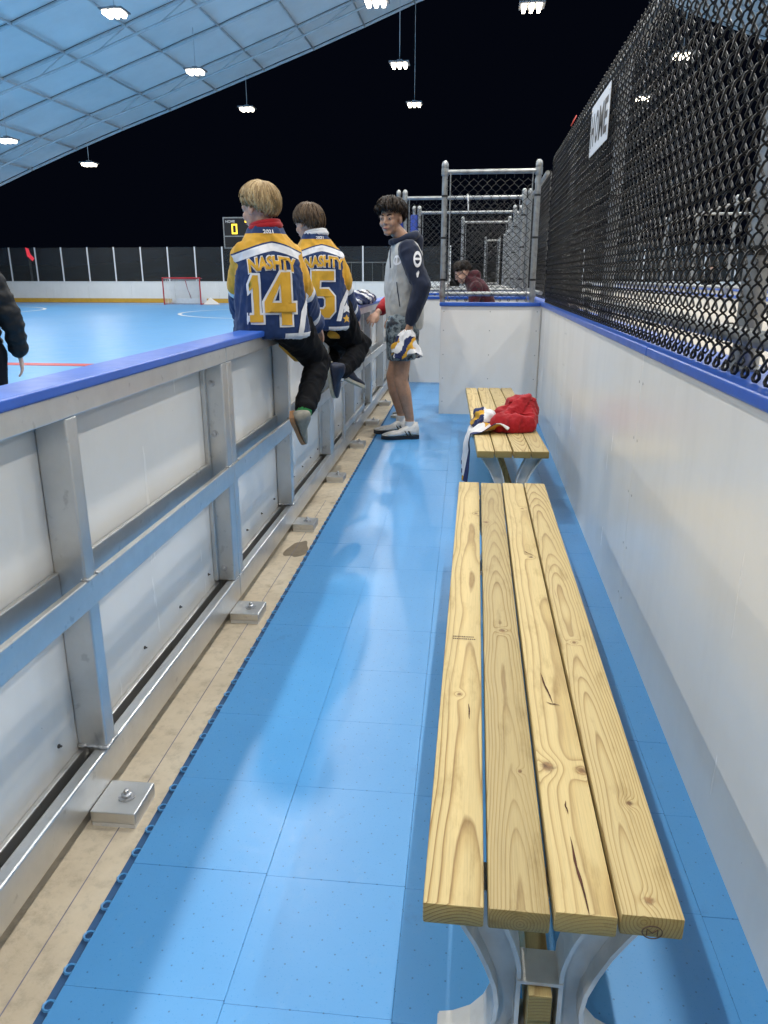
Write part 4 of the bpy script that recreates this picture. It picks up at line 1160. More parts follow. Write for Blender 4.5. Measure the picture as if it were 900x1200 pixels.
def grow(poly, d):
    """offset an outline outwards"""
    n = len(poly); area = sum(poly[i][0]*poly[(i+1) % n][1]-poly[(i+1) % n][0]*poly[i][1] for i in range(n)); sg = 1 if area > 0 else -1; out = []
    for i in range(n):
        p0 = Vector(poly[i-1]); p1 = Vector(poly[i]); p2 = Vector(poly[(i+1) % n])
        e1 = (p1-p0).normalized(); e2 = (p2-p1).normalized(); n1 = Vector((e1.y, -e1.x))*sg; n2 = Vector((e2.y, -e2.x))*sg
        b = (n1+n2); b = b.normalized() if b.length > 1e-6 else n1; k = d/max(.45, b.dot(n1)); out.append((p1.x+b.x*k, p1.y+b.y*k))
    return out
FOUR_O = [(.56,1),(.86,1),(.86,.42),(1,.42),(1,.24),(.86,.24),(.86,0),(.52,0),(.52,.24),(.02,.24),(.02,.44)]
FOUR_I = [(.52,.44),(.52,.76),(.28,.44)]
def number_decals(ch, w, h, centre, args, parent):
    me, base, o, right, up, back = args
    sc = lambda P: [((x-.5)*w, (y-.5)*h) for x, y in P]
    if ch == '4':
        ov, of = poly_hole(grow(sc(FOUR_O), .009), list(reversed(grow(list(reversed(sc(FOUR_I))), -.006)))); iv, if_ = poly_hole(sc(FOUR_O), grow(sc(FOUR_I), .003))
    else:
        ov, of = poly_tris(grow(sc(NUM[ch]), .009)); iv, if_ = poly_tris(sc(NUM[ch]))
    d = decal(me, base, o, right, up, back, ov, of, M['c_white'], parent, 'number_outline', .0016, .02, centre)
    decal(me, base, o, right, up, back, iv, if_, M['c_gold'], parent, 'number', .0036, .02, centre)
V = Vector
def seated_boy(base, f, hip_c, rings, armsL, armsR, head_c, head_f, legs, label, hairkw, lay, num, feet, collar, y0, hs=.80):
    """base: point on the cap rail under him; f: facing of the chest"""
    t = empty('person', base); tag(t, label, 'person', 'boys sitting on the boards')
    r, f, u = axes(f)
    # body: one skin, mostly under the clothes
    m = MB(); neck = rings[-1][0]
    head_pieces(m, head_c, head_f, hs, neck=neck)
    capsule(m, [(hip_c+UP*.06, .085), (rings[2][0], .080), (rings[-2][0]-UP*.03, .070)], 14)
    for arm, sd in ((armsL, -1), (armsR, 1)):
        capsule(m, [(rings[-2][0]-UP*.03, .05), (arm[0][0], .040)] + [(p, rr*.62) for p, rr in arm[1:-1]] + [(arm[-1][0], .026)], 12)
        d = (arm[-1][0]-arm[-2][0]).normalized()
        hand(m, arm[-1][0]+d*.01, d, -UP*.6+f*.2, sd, .82, .35)
    for leg in legs:
        capsule(m, [(p, rr*.70) for p, rr in leg], 12)
    body = link('body', union(m, .0055, 'body', 2, None, base), M['skin'], t)
    # jersey
    j = MB(); loft(j, rings)
    for arm in (armsL, armsR): capsule(j, arm, 14)
    jm = union(j, .0065, 'jersey', 4, [(.0100, (10, 10, 3.0)), (.0060, (22, 22, 8)), (.0028, (42, 42, 30))], base, hash(num) % 7)
    o0 = rings[0][0]; back = -f
    set_jersey_attr(jm, base, o0, r, u, back, (armsL, armsR), rings[3][3])
    jo = link('jersey', jm, jersey_mat('jersey of number '+num, y0, (rings[-1][0]-rings[0][0]).dot(u)-.022), t)
    args = (jm, base, o0, r, u, back)
    K = lay['k']; arch = lambda W: [V((v.x, v.y - 1.3*v.x*v.x/K, 0)) for v in W]
    vs, fs = fit_text('NASHTY', .232*K, .064*K, .045); vo, fo = fit_text('NASHTY', .240*K, .074*K, .075)
    decal(*args, arch(vo), fo, M['c_white'], jo, 'name_outline', .0014, .02, lay['name'])
    decal(*args, arch(vs), fs, M['c_gold'], jo, 'name', .0034, .02, lay['name'])
    for ch, w, h, cx, cy in lay['num']: number_decals(ch, w, h, (cx, cy), args, jo)
    vs, fs = fit_text('2021', .042, .016, .03)
    decal(*args, vs, fs, M['c_white'], jo, 'year', .0030, .01, (-.012, (rings[-1][0]-rings[0][0]).dot(u)-.016))
    # collar of the shirt below
    cm = MB(); c0 = rings[-1][0]
    for k in range(2):
        cm.tube([c0 + r*((.062-.006*k)*math.cos(q)) + f*((.058-.006*k)*math.sin(q)+.004) + UP*(.004+.014*k+.010*math.sin(q*1.0+2.2)) - base for q in [2*math.pi*i/20 for i in range(20)]], .015-.002*k, 8, closed=True)
    cm.build('shirt_collar', M[collar], t, smooth='all')
    hair(t, base, head_c, head_f, **hairkw)
    face_parts(t, base, V(head_c), head_f, hs, hair=hairkw['mat'])
    # trousers
    p = MB(); capsule(p, [(hip_c-r*.05, .098), (hip_c+r*.06, .100)], 14)
    for leg in legs: capsule(p, leg, 14)
    po = link('trousers', union(p, .0075, 'trousers', 4, [(.009, (12, 12, 7)), (.004, (30, 30, 20))], base, 3), M['c_black'], t)
    for (heel, toe, up, sm) in feet: shoe(t, base, heel, toe, up, sm)
    return t, jo, jm, args

def rings_for(c0, top, f, table):
    """torso rings from the hem centre c0 to the neck point top; table rows (height share, half width, half depth, forward bulge)"""
    r, f, u = axes(f); out = []
    for (q, rx, ry, b) in table:
        c = c0 + (top-c0)*q + f*b; out.append((c, r, f, rx, ry))
    return out
TB = [(0,.160,.122,0),(.06,.156,.124,0),(.20,.145,.120,-.006),(.42,.137,.112,-.014),(.62,.132,.102,-.016),(.78,.122,.088,-.010),(.88,.096,.072,-.004),(.95,.074,.064,0),(1.0,.060,.058,0)]
# ---- boy with number 14
base1 = V((-.945, 3.36, 1.034))
f1 = V((-.46, .89, 0)); r1 = axes(f1)[0]
c0 = V((-.905, 3.33, 1.008)); top = at(311, 268, 3.34)
rg1 = rings_for(c0, top, f1, TB)
aL = [(rg1[5][0]-r1*.092-UP*.012, .052), (at(283, 330, 3.36), .050), (at(285, 362, 3.46), .048), (at(290, 384, 3.60), .042)]
aR = [(rg1[5][0]+r1*.090-UP*.012, .052), (at(350, 332, 3.40), .052), (at(358, 360, 3.52), .050), (at(368, 380, 3.68), .042)]
hip = V((-.925, 3.39, 1.085))
legR = [(hip+r1*.075-UP*.012, .098), (at(356, 404, 3.58), .074), (at(373, 425, 3.68), .058), (at(367, 449, 3.55), .052), (at(357, 478, 3.38), .042)]
legL = [(hip-r1*.050, .082), (V((-1.06,3.66,1.00)), .080), (V((-1.13,3.78,.88)), .066), (V((-1.15,3.74,.68)), .058), (V((-1.16,3.66,.54)), .048)]
heel = at(340, 490, 3.30); toe = at(353, 521, 3.40)
boy1, j1, jm1, arg1 = seated_boy(base1, f1, hip, rg1, aL, aR, at(304, 244, 3.35), V((-.88,.47,-.08)), [legR, legL],
    'blond boy in navy and gold jersey number 14 sitting on the boards',
    dict(mat='hair_blond', s=.80, n=900, back=132, side=98, front=78, vol=.011, seed=4, fsweep=.35, messy=.009), dict(k=.86, name=(-.006, .300), num=[('1', .058, .19, -.092, .155), ('4', .138, .215, .012, .155)]), '14',
    [(at(339, 486, 3.27), at(355, 518, 3.41), V((.65,-.35,.55)), (M['shoe_grey'], M['sole_tan'], M['shoe_white'])),
     (V((-1.17,3.60,.44)), V((-1.21,3.80,.42)), UP, (M['shoe_grey'], M['sole_tan']))], 'c_red', .380)
MB().tube([at(357, 479, 3.37)-base1, at(354, 489, 3.355)-base1], [.041,.036], 12).build('sock', M['c_green'], boy1, smooth=True)
MB().tube([at(356, 487, 3.36)-base1, at(352, 496, 3.35)-base1], [.039,.036], 12).build('sock', M['c_sock'], boy1, smooth=True)
capsule(MB(), [(at(333, 402, 3.50)-base1, .030), (at(348, 418, 3.62)-base1, .026)], 10).build('gold_trim', M['c_gold'], boy1, smooth='all')

# ---- boy with number 5
base2 = V((-.975, 4.62, 1.034))
f2 = V((-.22, .975, 0)); r2 = axes(f2)[0]
c0 = V((-.925, 4.58, .960)); top = at(370, 276, 4.58)
TB2 = [(0,.138,.112,0),(.06,.146,.120,0),(.20,.148,.122,-.006),(.42,.142,.112,-.014),(.62,.136,.102,-.018),(.78,.126,.088,-.012),(.88,.100,.076,-.004),(.95,.074,.064,0),(1.0,.060,.058,0)]
rg2 = rings_for(c0, top, f2, TB2)
aL = [(rg2[5][0]-r2*.095-UP*.012, .054), (at(348, 335, 4.62), .052), (at(356, 360, 4.74), .050), (at(367, 372, 4.90), .044)]
aR = [(rg2[5][0]+r2*.095-UP*.012, .054), (at(399, 326, 4.62), .054), (at(406, 353, 4.74), .052), (at(413, 370, 4.92), .044)]
hip = V((-.93, 4.66, 1.075))
legR = [(hip+r2*.07-UP*.01, .098), (at(411, 396, 4.84), .074), (at(425, 401, 4.95), .060), (at(414, 420, 4.76), .056), (at(398, 437, 4.56), .044)]
legL = [(hip-r2*.05-UP*.01, .095), (at(398, 398, 4.92), .080), (at(392, 408, 5.02), .066), (at(386, 424, 4.86), .060), (at(402, 437, 4.72), .048)]
boy2, j2, jm2, arg2 = seated_boy(base2, f2, hip, rg2, aL, aR, at(361, 262, 4.60), V((-.80,.58,-.12)), [legR, legL],
    'brown-haired boy in navy and gold jersey number 5 sitting on the boards',
    dict(mat='hair_brown', s=.84, n=820, back=130, side=98, front=86, vol=.012, seed=9, fsweep=.25, messy=.010), dict(k=.96, name=(.010, .378), num=[('5', .150, .260, -.002, .195)]), '5',
    [(at(383, 426, 4.40), at(392, 465, 4.52), V((.72,-.25,.25)), (M['shoe_navy'], M['sole_cream'], M['shoe_white'])),
     (at(398, 442, 4.64), at(425, 455, 4.80), V((.0,-.1,1)), (M['shoe_navy'], M['sole_cream'], M['shoe_white']))], 'c_white', .466)
MB().tube([at(398,436,4.56)-base2, at(396,446,4.54)-base2], [.038,.034], 12).build('sock', M['c_sock'], boy2, smooth=True)
capsule(MB(), [(at(388, 392, 4.66)-base2, .024), (at(402, 393, 4.76)-base2, .022)], 10).build('gold_trim', M['c_gold'], boy2, smooth='all')
# white flashes and stars at the right hem
for (jo, args, dx) in ((j2, arg2, 0.0), (j1, arg1, 0.01)):
    sw = [(-.030,0),(-.004,0),(.020,.09),(.052,.165),(.036,.178),(-.006,.10)]
    v_, f_ = poly_tris(sw)
    decal(*args, v_, f_, M['c_white'], jo, 'white_flash', .003, .02, (.105+dx, .045 if jo is j2 else .0))
    if jo is j2:
        v_, f_ = star(.034); decal(*args, v_, f_, M['c_white'], jo, 'star', .0034, .01, (.135, .115))
        v_, f_ = star(.026); decal(*args, v_, f_, M['c_gold'], jo, 'star', .0034, .01, (.135, .055))

# ---- standing people -------------------------------------------------------
def standing(base, label, f, spec, head_f=None, s=1.0, voxel=.0065, facing_parts=True, group=None):
    """spec: dict of joints in world space and garments"""
    base = V(base); t = empty('person', base); tag(t, label, 'person', group); r, f, u = axes(f); S = spec
    m = MB(); head_pieces(m, S['head'], head_f or f, S.get('hs', 1.0)*s, S.get('hup', UP), neck=S['neck'])
    tor = S['torso']; mid = tor[len(tor)//2][0]
    capsule(m, [(tor[0][0]+UP*.03, .10*s), (mid, .095*s), (tor[-2][0]-UP*.04, .085*s)], 14)
    for arm, sd, cu, palm in S['arms']:
        capsule(m, [(tor[-2][0]-UP*.05, .06*s)] + [(p, rr) for p, rr in arm], 12)
        d = (arm[-1][0]-arm[-2][0]).normalized(); hand(m, arm[-1][0]+d*.008, d, palm, sd, S.get('hands', .95)*s, cu)
    for leg in S['legs']: capsule(m, leg, 14)
    link('body', union(m, voxel, 'body', 2, None, base), M[S['skin']], t)
    hair(t, base, S['head'], head_f or f, up=S.get('hup', UP), **S['hair'])
    if facing_parts: face_parts(t, base, V(S['head']), head_f or f, S.get('hs', 1.0)*s, S.get('hup', UP), hair=S['hair']['mat'])
    for (name, fn, mat, vox, folds) in S['clothes']:
        g = MB(); fn(g); link(name, union(g, vox, name, 3, folds, base, len(name)), M[mat], t)
    return t
FO = [(.008, (8, 8, 4)), (.004, (22, 22, 14))]

# boy in the grey and navy hoodie
B3 = V((-.585, 6.06, 0)); f3 = V((-.93, -.36, 0)); r3, _, _ = axes(f3)       # r3 points away from the camera
def t3(z, rx, ry, b=0, sx=0): return (V((-.575 + sx, 6.10, z)) + f3.normalized()*b, r3, f3.normalized(), rx, ry)
tor3 = [t3(.865,.165,.118,0), t3(.90,.172,.128), t3(1.02,.185,.138,.004,-.002), t3(1.18,.190,.138,.006,-.004), t3(1.32,.195,.130,0,-.006), t3(1.42,.185,.112,-.006,-.008), t3(1.485,.140,.088,-.010,-.012), t3(1.53,.075,.066,-.006,-.02)]
hd3 = at(458, 256, 6.06); sh3 = V((-.535, 5.93, 1.425)); 
armL = [(sh3, .052), (at(494, 335, 5.88), .043), (at(481, 378, 5.86), .029)]
armR = [(V((-.615, 6.28, 1.42)), .05), (V((-.60,6.36,1.16)), .043), (V((-.70,6.32,.96)), .030)]
leg_n = [(V((-.585,6.01,.90)), .088), (V((-.585,6.00,.70)), .078), (at(470, 446, 5.99), .056), (at(474, 462, 5.99), .056), (at(480, 490, 6.0), .036), (at(480, 504, 6.0), .036)]
leg_f = [(V((-.60,6.20,.90)), .088), (V((-.61,6.21,.70)), .078), (at(460, 442, 6.20), .054), (at(463, 458, 6.20), .054), (at(470, 484, 6.22), .035), (at(470, 497, 6.22), .035)]
def hood_top(g):
    loft(g, tor3); capsule(g, [(V((-.575,6.1,.86)), .10), (V((-.575,6.1,.9)), .10)])
def hood_sleeve(arm):
    def fn(g):
        capsule(g, [(arm[0][0]+UP*.012, .078), (arm[0][0]*.5+arm[1][0]*.5, .074), (arm[1][0], .068), (arm[1][0]*.35+arm[2][0]*.65, .056), (arm[2][0]+(arm[1][0]-arm[2][0]).normalized()*.02, .044)], 14)
    return fn
def hood_fn(g):
    c = V((-.585, 6.10, 1.535)); ff = f3.normalized()
    pts = [(c + r3*(.088*math.cos(q)) + ff*(.095*math.sin(q)+.004) + UP*(-.028*math.sin(q)), .030 if math.sin(q) < .4 else .022) for q in [2*math.pi*i/14 for i in range(15)]]
    capsule(g, pts, 10); capsule(g, [(c-ff*.10-UP*.01, .052), (c-ff*.105-UP*.07, .045)], 12)
def shorts_fn(g):
    capsule(g, [(V((-.58,6.02,.90)), .125), (V((-.59,6.18,.90)), .125)], 14)
    for leg, e in ((leg_n, .0), (leg_f, .0)):
        a = leg[0][0]; b = leg[1][0]
        loft(g, [(a+UP*.02, r3, f3.normalized(), .108, .125), (a-UP*.1, r3, f3.normalized(), .104, .122), (b-UP*.065, r3, f3.normalized(), .098, .112)], 18, 2.2)
M['shorts_print'] = None
def shorts_mat():
    m, nt, bs = newmat('grey and black printed shorts'); v = POS(nt)
    n = NOISE(nt, v, 14, 4, .6)
    nt.links.new(RAMP(nt, n, [(.42, (.015,.02,.03)), (.48, (.10,.14,.17)), (.56, (.22,.26,.28)), (.66, (.03,.045,.06))]), bs.inputs['Base Color'])
    bs.inputs['Roughness'].default_value = .8; return m
M['shorts_print'] = shorts_mat()
boy3 = standing(B3, 'standing boy in grey hoodie with navy sleeves and printed shorts', f3,
    dict(head=hd3, hs=1.03, neck=tor3[-1][0], torso=tor3, arms=[(armL, 1, .9, V((-.6,.6,.1))), (armR, -1, .4, V((.3,-.4,-.5)))], legs=[leg_n, leg_f], skin='skin_tan',
         hair=dict(mat='hair_dark', s=1.04, n=760, back=118, side=86, front=74, vol=.022, seed=12, curl=.22, fsweep=.3, messy=.018),
         clothes=[('hoodie', hood_top, 'c_grey', .0075, FO), ('sleeve', hood_sleeve(armL), 'c_hood', .0075, FO), ('sleeve', hood_sleeve(armR), 'c_hood', .0075, FO),
                  ('hood', hood_fn, 'c_hood', .0075, [(.004, (14,14,10))]), ('shorts', shorts_fn, 'shorts_print', .0075, FO)]),
    head_f=V((-.33, -.94, -.05)))
for leg, dx, nm in ((leg_n, 0, 0), (leg_f, 0, 1)):
    a = leg[-1][0]; MB().tube([a+UP*.075-B3, a+UP*.03-B3, a-UP*.03-B3], [.041,.041,.044], 14).build('sock', M['c_sock'], boy3, smooth=True)
    hx = V((a.x+.075, a.y+.006, .001)); tx = V((a.x-.222, a.y-.055, .001))
    sh = shoe(boy3, B3, hx, tx, UP, (M['shoe_white'], M['shoe_black'], M['shoe_white']))
    for k in range(3):
        MB().tube([V((a.x+.02-.03*k, a.y-.058+.003*k, .030))-B3, V((a.x-.005-.03*k, a.y-.052, .068))-B3], .006, 6).build('stripe', M['shoe_black'], sh)
# chest pocket, drawstring, emblems
hobj = [c for c in boy3.children if c.name.startswith('hoodie')][0]; slv = [c for c in boy3.children if c.name.startswith('sleeve')][0]
camdir = V((.1, -1, 0)).normalized(); cr = V((camdir.y*-1, camdir.x, 0))
def emblem(n_out, h, w):
    ov, of = poly_hole([(w*math.cos(q), h*math.sin(q)) for q in [2*math.pi*i/24 for i in range(24)]], [(w*.62*math.cos(q), h*.58*math.sin(q)) for q in [2*math.pi*i/24 for i in range(24)]])
    return ov, of
ov, of = emblem(0, .058, .030)
decal(slv.data, B3, at(489, 304, 5.9), V((.99,.1,0)), UP, V((.1,-.99,0)), ov, of, M['c_white'], slv, 'emblem', .002, .012)
v_, f_ = poly_tris([(-.028,-.006),(.028,-.006),(.028,.010),(-.028,.010)]); decal(slv.data, B3, at(489, 304, 5.9), V((.99,.1,0)), UP, V((.1,-.99,0)), v_, f_, M['c_white'], slv, 'emblem_bar', .0026, .012)
v_, f_ = poly_tris([(.006,.0),(.014,-.01),(.004,-.05),(-.004,-.05),(-.010,-.02)]); decal(slv.data, B3, at(489, 317, 5.9), V((.99,.1,0)), UP, V((.1,-.99,0)), v_, f_, M['c_white'], slv, 'emblem_tail', .0026, .012)
ov, of = emblem(0, .036, .042)
decal(hobj.data, B3, at(462, 305, 5.9), V((.9,-.44,0)), UP, V((-.44,-.9,0)), ov, of, M['c_white'], hobj, 'emblem', .002, .012)
v_, f_ = poly_tris([(-.008,-.03),(.008,-.03),(.008,.03),(-.008,.03)]); decal(hobj.data, B3, at(462, 305, 5.9), V((.9,-.44,0)), UP, V((-.44,-.9,0)), v_, f_, M['c_white'], hobj, 'emblem_bar', .0026, .012)
v_, f_ = poly_tris([(-.004,.09),(.004,.09),(.012,.03),(.030,-.09),(.022,-.09),(.004,.03)]); decal(hobj.data, B3, at(464, 345, 5.9), V((.95,-.3,0)), UP, V((-.3,-.95,0)), v_, f_, M['c_hood'], hobj, 'pocket_seam', .0016, .012)
MB().tube([at(458,291,5.87)-B3, at(457,301,5.865)-B3, at(457.5,314,5.865)-B3], .0045, 6).build('drawstring', M['c_hood'], hobj, smooth='all')

# person bending behind the end wall, maroon hoodie
B4 = V((-.02, 8.62, 0)); f4 = V((-.97,-.25,0)); r4 = axes(f4)[0]; fn4 = f4.normalized()
tor4 = [(V((.10,8.62,.86)), r4, fn4, .16, .12), (V((.09,8.62,.98)), r4, fn4, .17, .13), (V((.04,8.62,1.12)), r4, fn4, .185, .135), (V((-.01,8.62,1.22)), r4, fn4, .19, .12), (V((-.05,8.62,1.285)), r4, fn4, .14, .10), (V((-.10,8.62,1.32)), r4, fn4, .08, .07)]
a4a = [(V((-.02,8.44,1.20)), .05), (V((-.05,8.40,.98)), .042), (V((-.25,8.45,.90)), .03)]; a4b = [(V((-.02,8.80,1.20)), .05), (V((-.05,8.84,.98)), .042), (V((-.25,8.78,.90)), .03)]
l4 = [[(V((.10,8.62+s*.09,.88)), .09), (V((.08,8.62+s*.1,.48)), .06), (V((.10,8.62+s*.1,.10)), .042)] for s in (-1, 1)]
def h4(g):
    loft(g, tor4)
    for a in (a4a, a4b): capsule(g, [(p, rr*1.5) for p, rr in a], 12)
    capsule(g, [(V((-.10,8.62,1.30)), .075), (V((-.04,8.62,1.33)), .07)], 12)
def p4(g):
    capsule(g, [(V((.10,8.53,.88)), .12), (V((.10,8.71,.88)), .12)], 12)
    for l in l4: capsule(g, [(p, rr*1.35) for p, rr in l], 12)
boy4 = standing(B4, 'person in maroon hoodie with head bowed behind the end fence', f4,
    dict(head=V((-.19,8.60,1.375)), hup=V((-.55,-.12,.82)), neck=V((-.10,8.62,1.29)), torso=tor4, arms=[(a4a, 1, .5, V((0,0,-1))), (a4b, -1, .5, V((0,0,-1)))], legs=l4, skin='skin',
      hair=dict(mat='hair_dark', s=1.0, n=300, back=118, side=90, front=66, vol=.009, seed=3), clothes=[('hoodie', h4, 'c_maroon', .011, FO), ('trousers', p4, 'c_black', .011, FO)]),
    head_f=V((-.84,-.22,-.55)), voxel=.008)
boy4.scale = (.95,.95,.95); boy4.location = (-.035, 9.0, 0)
for s in (-1, 1): shoe(boy4, B4, V((.17,8.62+s*.1,.001)), V((-.11,8.60+s*.1,.001)), UP, (M['shoe_black'], M['sole_cream']))

# child in red hidden behind the standing boy, one hand on the boards
B5 = V((-.72, 6.98, 0)); f5 = V((-.98,-.1,0)); r5 = axes(f5)[0]; fn5 = f5.normalized()
tor5 = [(V((-.69,7.0,.72)), r5, fn5, .13, .10), (V((-.69,7.0,.82)), r5, fn5, .14, .11), (V((-.69,7.0,1.0)), r5, fn5, .145, .11), (V((-.69,7.0,1.10)), r5, fn5, .14, .10), (V((-.69,7.0,1.16)), r5, fn5, .10, .08), (V((-.69,7.0,1.20)), r5, fn5, .06, .055)]
a5a = [(V((-.62,6.86,1.08)), .042), (V((-.70,6.72,.97)), .036), (V((-.85,6.52,1.01)), .026)]; a5b = [(V((-.71,7.14,1.08)), .042), (V((-.72,7.2,.90)), .036), (V((-.76,7.16,.76)), .026)]
a5a = [(V((-.71,6.86,1.08)), .042), (at(458, 352, 6.62), .038), (at(443, 366, 6.45), .028)]
l5 = [[(V((-.69,7.0+s*.08,.74)), .075), (V((-.69,7.0+s*.08,.42)), .05), (V((-.67,7.0+s*.08,.09)), .036)] for s in (-1, 1)]
def h5(g):
    loft(g, tor5)
    capsule(g, [(a5a[0][0], .062), (a5a[1][0], .056), (a5a[1][0]*.25+a5a[2][0]*.75, .044)], 12); capsule(g, [(p, rr*1.5) for p, rr in a5b], 12)
def p5(g):
    capsule(g, [(V((-.69,6.93,.75)), .10), (V((-.69,7.07,.75)), .10)], 12)
    for l in l5: capsule(g, [(p, rr*1.15) for p, rr in l], 12)
boy5 = standing(B5, 'child in a red top behind the standing boy, hand reaching to the boards', f5,
    dict(head=V((-.72,6.99,1.33)), hs=.92, neck=V((-.69,7.0,1.18)), torso=tor5, arms=[(a5a, 1, .35, V((-.2,.5,-.8))), (a5b, -1, .5, V((0,-1,0)))], legs=l5, skin='skin', hands=.9,
      hair=dict(mat='hair_brown', s=.94, n=250, back=116, side=90, front=62, vol=.014, seed=5), clothes=[('top', h5, 'c_red', .009, FO), ('trousers', p5, 'c_black', .011, FO)]), voxel=.0065)
for s in (-1, 1): shoe(boy5, B5, V((-.585,7.0+s*.08,.001)), V((-.775,6.99+s*.08,.001)), UP, (M['shoe_white'], M['sole_cream']))

# man in black quilted jacket on the rink
def adult(base, f, label, jacket='c_puffer', trousers='c_black', hairm='hair_black', H=1.75, quilt=True, vox=.009, n=250, skin='skin', flare=.285):
    base = V(base); k = H/1.75; r, f, u = axes(f)
    Q = lambda a, b, z: base + r*a*k + f*b*k + UP*z*k
    tor = [(Q(0,0,.80), r, f, .19*k, .15*k), (Q(0,0,.90), r, f, .205*k, .165*k), (Q(0,.01,1.10), r, f, .215*k, .165*k), (Q(0,0,1.28), r, f, .225*k, .15*k), (Q(0,-.01,1.40), r, f, .19*k, .12*k), (Q(0,-.01,1.46), r, f, .11*k, .09*k), (Q(0,0,1.51), r, f, .075*k, .075*k)]
    arms = []
    for s in (-1, 1): arms.append([(Q(s*.20,0,1.37), .058*k), (Q(s*flare,-.02,1.08), .050*k), (Q(s*(flare+.005),.05,.84), .033*k)])
    legs = [[(Q(s*.10,0,.86), .10*k), (Q(s*.11,.01,.48), .066*k), (Q(s*.12,-.01,.10), .045*k)] for s in (-1, 1)]
    def jk(g):
        loft(g, tor)
        for a in arms:
            pts = []
            for i in range(13):
                q = i/12*2; j = min(1, int(q)); p = a[j][0]*(1-(q-j)) + a[j+1][0]*(q-j); rr = .088-.028*(i/12)
                pts.append((p, (rr + (.007 if i % 2 else -.004))*k))
            capsule(g, pts[:-1], 14)
        if quilt:
            for i in range(9):
                z = .84+.062*i
                loft(g, [(Q(0,0,z), r, f, .19*k, .15*k), (Q(0,0,z+.02), r, f, .222*k, .172*k), (Q(0,0,z+.04), r, f, .222*k, .172*k), (Q(0,0,z+.058), r, f, .19*k, .15*k)])
    def tr(g):
        capsule(g, [(Q(-.09,0,.88), .13*k), (Q(.09,0,.88), .13*k)], 14)
        for l in legs: capsule(g, [(p, rr*1.35) for p, rr in l], 14)
    t = standing(base, label, f, dict(head=Q(0,.03,1.64), hs=k, neck=Q(0,0,1.48), torso=tor, arms=[(arms[0], -1, .22, r), (arms[1], 1, .22, -r)], legs=legs, skin=skin,
        hair=dict(mat=hairm, s=k, n=n, back=112, side=82, front=58, vol=.012, seed=7), clothes=[('jacket', jk, jacket, vox, [(.006,(16,16,22))]), ('trousers', tr, trousers, .012, FO)]), voxel=.007 if vox < .012 else .012)
    for s in (-1, 1): shoe(t, base, Q(s*.12,-.08,.0)+UP*.001, Q(s*.13,.20,.0)+UP*.001, UP, (M['shoe_black'], M['rubber']))
    return t
adult((-3.28, 4.62, -.004), V((-.35,.93,0)), 'man in black quilted jacket and trousers at the left edge, one hand showing', H=1.60, flare=.31)
adult((9.95, 35.6, -.01), V((-.2,-.97,0)), 'distant figure in dark clothes seen through the long fence', 'c_black', 'c_black', 'hair_dark', 1.72, False, .02, 120)

# ================================================================== LOOSE CLOTHES
def pile(name, label, cat, c, size, mats, seed, n=16, voxel=.008, base=None, pick=None, folds=None):
    rg = random.Random(seed); m = MB(); c = V(c); sx, sy, sz = size
    for i in range(n):
        a = rg.uniform(0, 6.28); q = math.sqrt(rg.random())*.75; p0 = c + V((sx*q*math.cos(a), sy*q*math.sin(a), rg.uniform(.15, .55)*sz*(1.2-q)))
        d = V((rg.uniform(-1,1)*sx, rg.uniform(-1,1)*sy, rg.uniform(-.3,.5)*sz))*.55
        rr = rg.uniform(.20,.34)*sz
        capsule(m, [(p0-d*.5, rr), (p0+V((0,0,rg.uniform(0,.25)*sz)), rr*1.15), (p0+d*.5, rr*.85)], 10)
    ellipsoid(m, c+UP*.22*sz, sx*.8, sy*.8, sz*.28)
    me = union(m, voxel, name, 3, folds or [(.012, (14,14,14)), (.006, (32,32,32))], c, seed)
    for v in me.vertices: v.co.z = max(v.co.z, .002)
    o = link(name, me, mats, None); o.location = c
    if pick:
        for p in me.polygons: p.material_index = pick(p.center)
    return tag(o, label, cat)
rj = MB(); cR = V((.235, 4.50, .3835))
capsule(rj, [(cR+V((-.11,-.10,.050)), .050), (cR+V((.0,-.10,.055)), .055), (cR+V((.085,-.07,.05)), .050)])
capsule(rj, [(cR+V((-.08,.02,.07)), .060), (cR+V((.02,.02,.10)), .075), (cR+V((.08,.03,.13)), .060)])
capsule(rj, [(cR+V((.0,.06,.15)), .050), (cR+V((.06,.08,.19)), .052), (cR+V((.095,.06,.16)), .046)])
capsule(rj, [(cR+V((.09,.0,.12)), .050), (cR+V((.10,-.05,.06)), .048)])
capsule(rj, [(cR+V((-.10,.08,.04)), .045), (cR+V((.05,.13,.05)), .055)])
capsule(rj, [(cR+V((-.05,-.05,.09)), .040), (cR+V((.04,.0,.14)), .045), (cR+V((.07,.06,.20)), .036)])
rj.v = [tuple(cR + (V(p)-cR)*.84) for p in rj.v]
me = union(rj, .0050, 'red_jacket', 3, [(.020, (9,9,7)), (.011, (19,19,14)), (.003, (50,50,50))], cR, 2)
for v in me.vertices: v.co.z = max(v.co.z, .002)
o = link('red_jacket', me, M['c_red']); o.location = cR; tag(o, 'crumpled red fleece jacket heaped on the farther bench', 'jacket')

def two_sided(me, th):
    o = bpy.data.objects.new('tmp', me); C.objects.link(o); md = o.modifiers.new('s', 'SOLIDIFY'); md.thickness = th; md.offset = 0
    dg = bpy.context.evaluated_depsgraph_get(); out = bpy.data.meshes.new_from_object(o.evaluated_get(dg)); bpy.data.objects.remove(o); return out
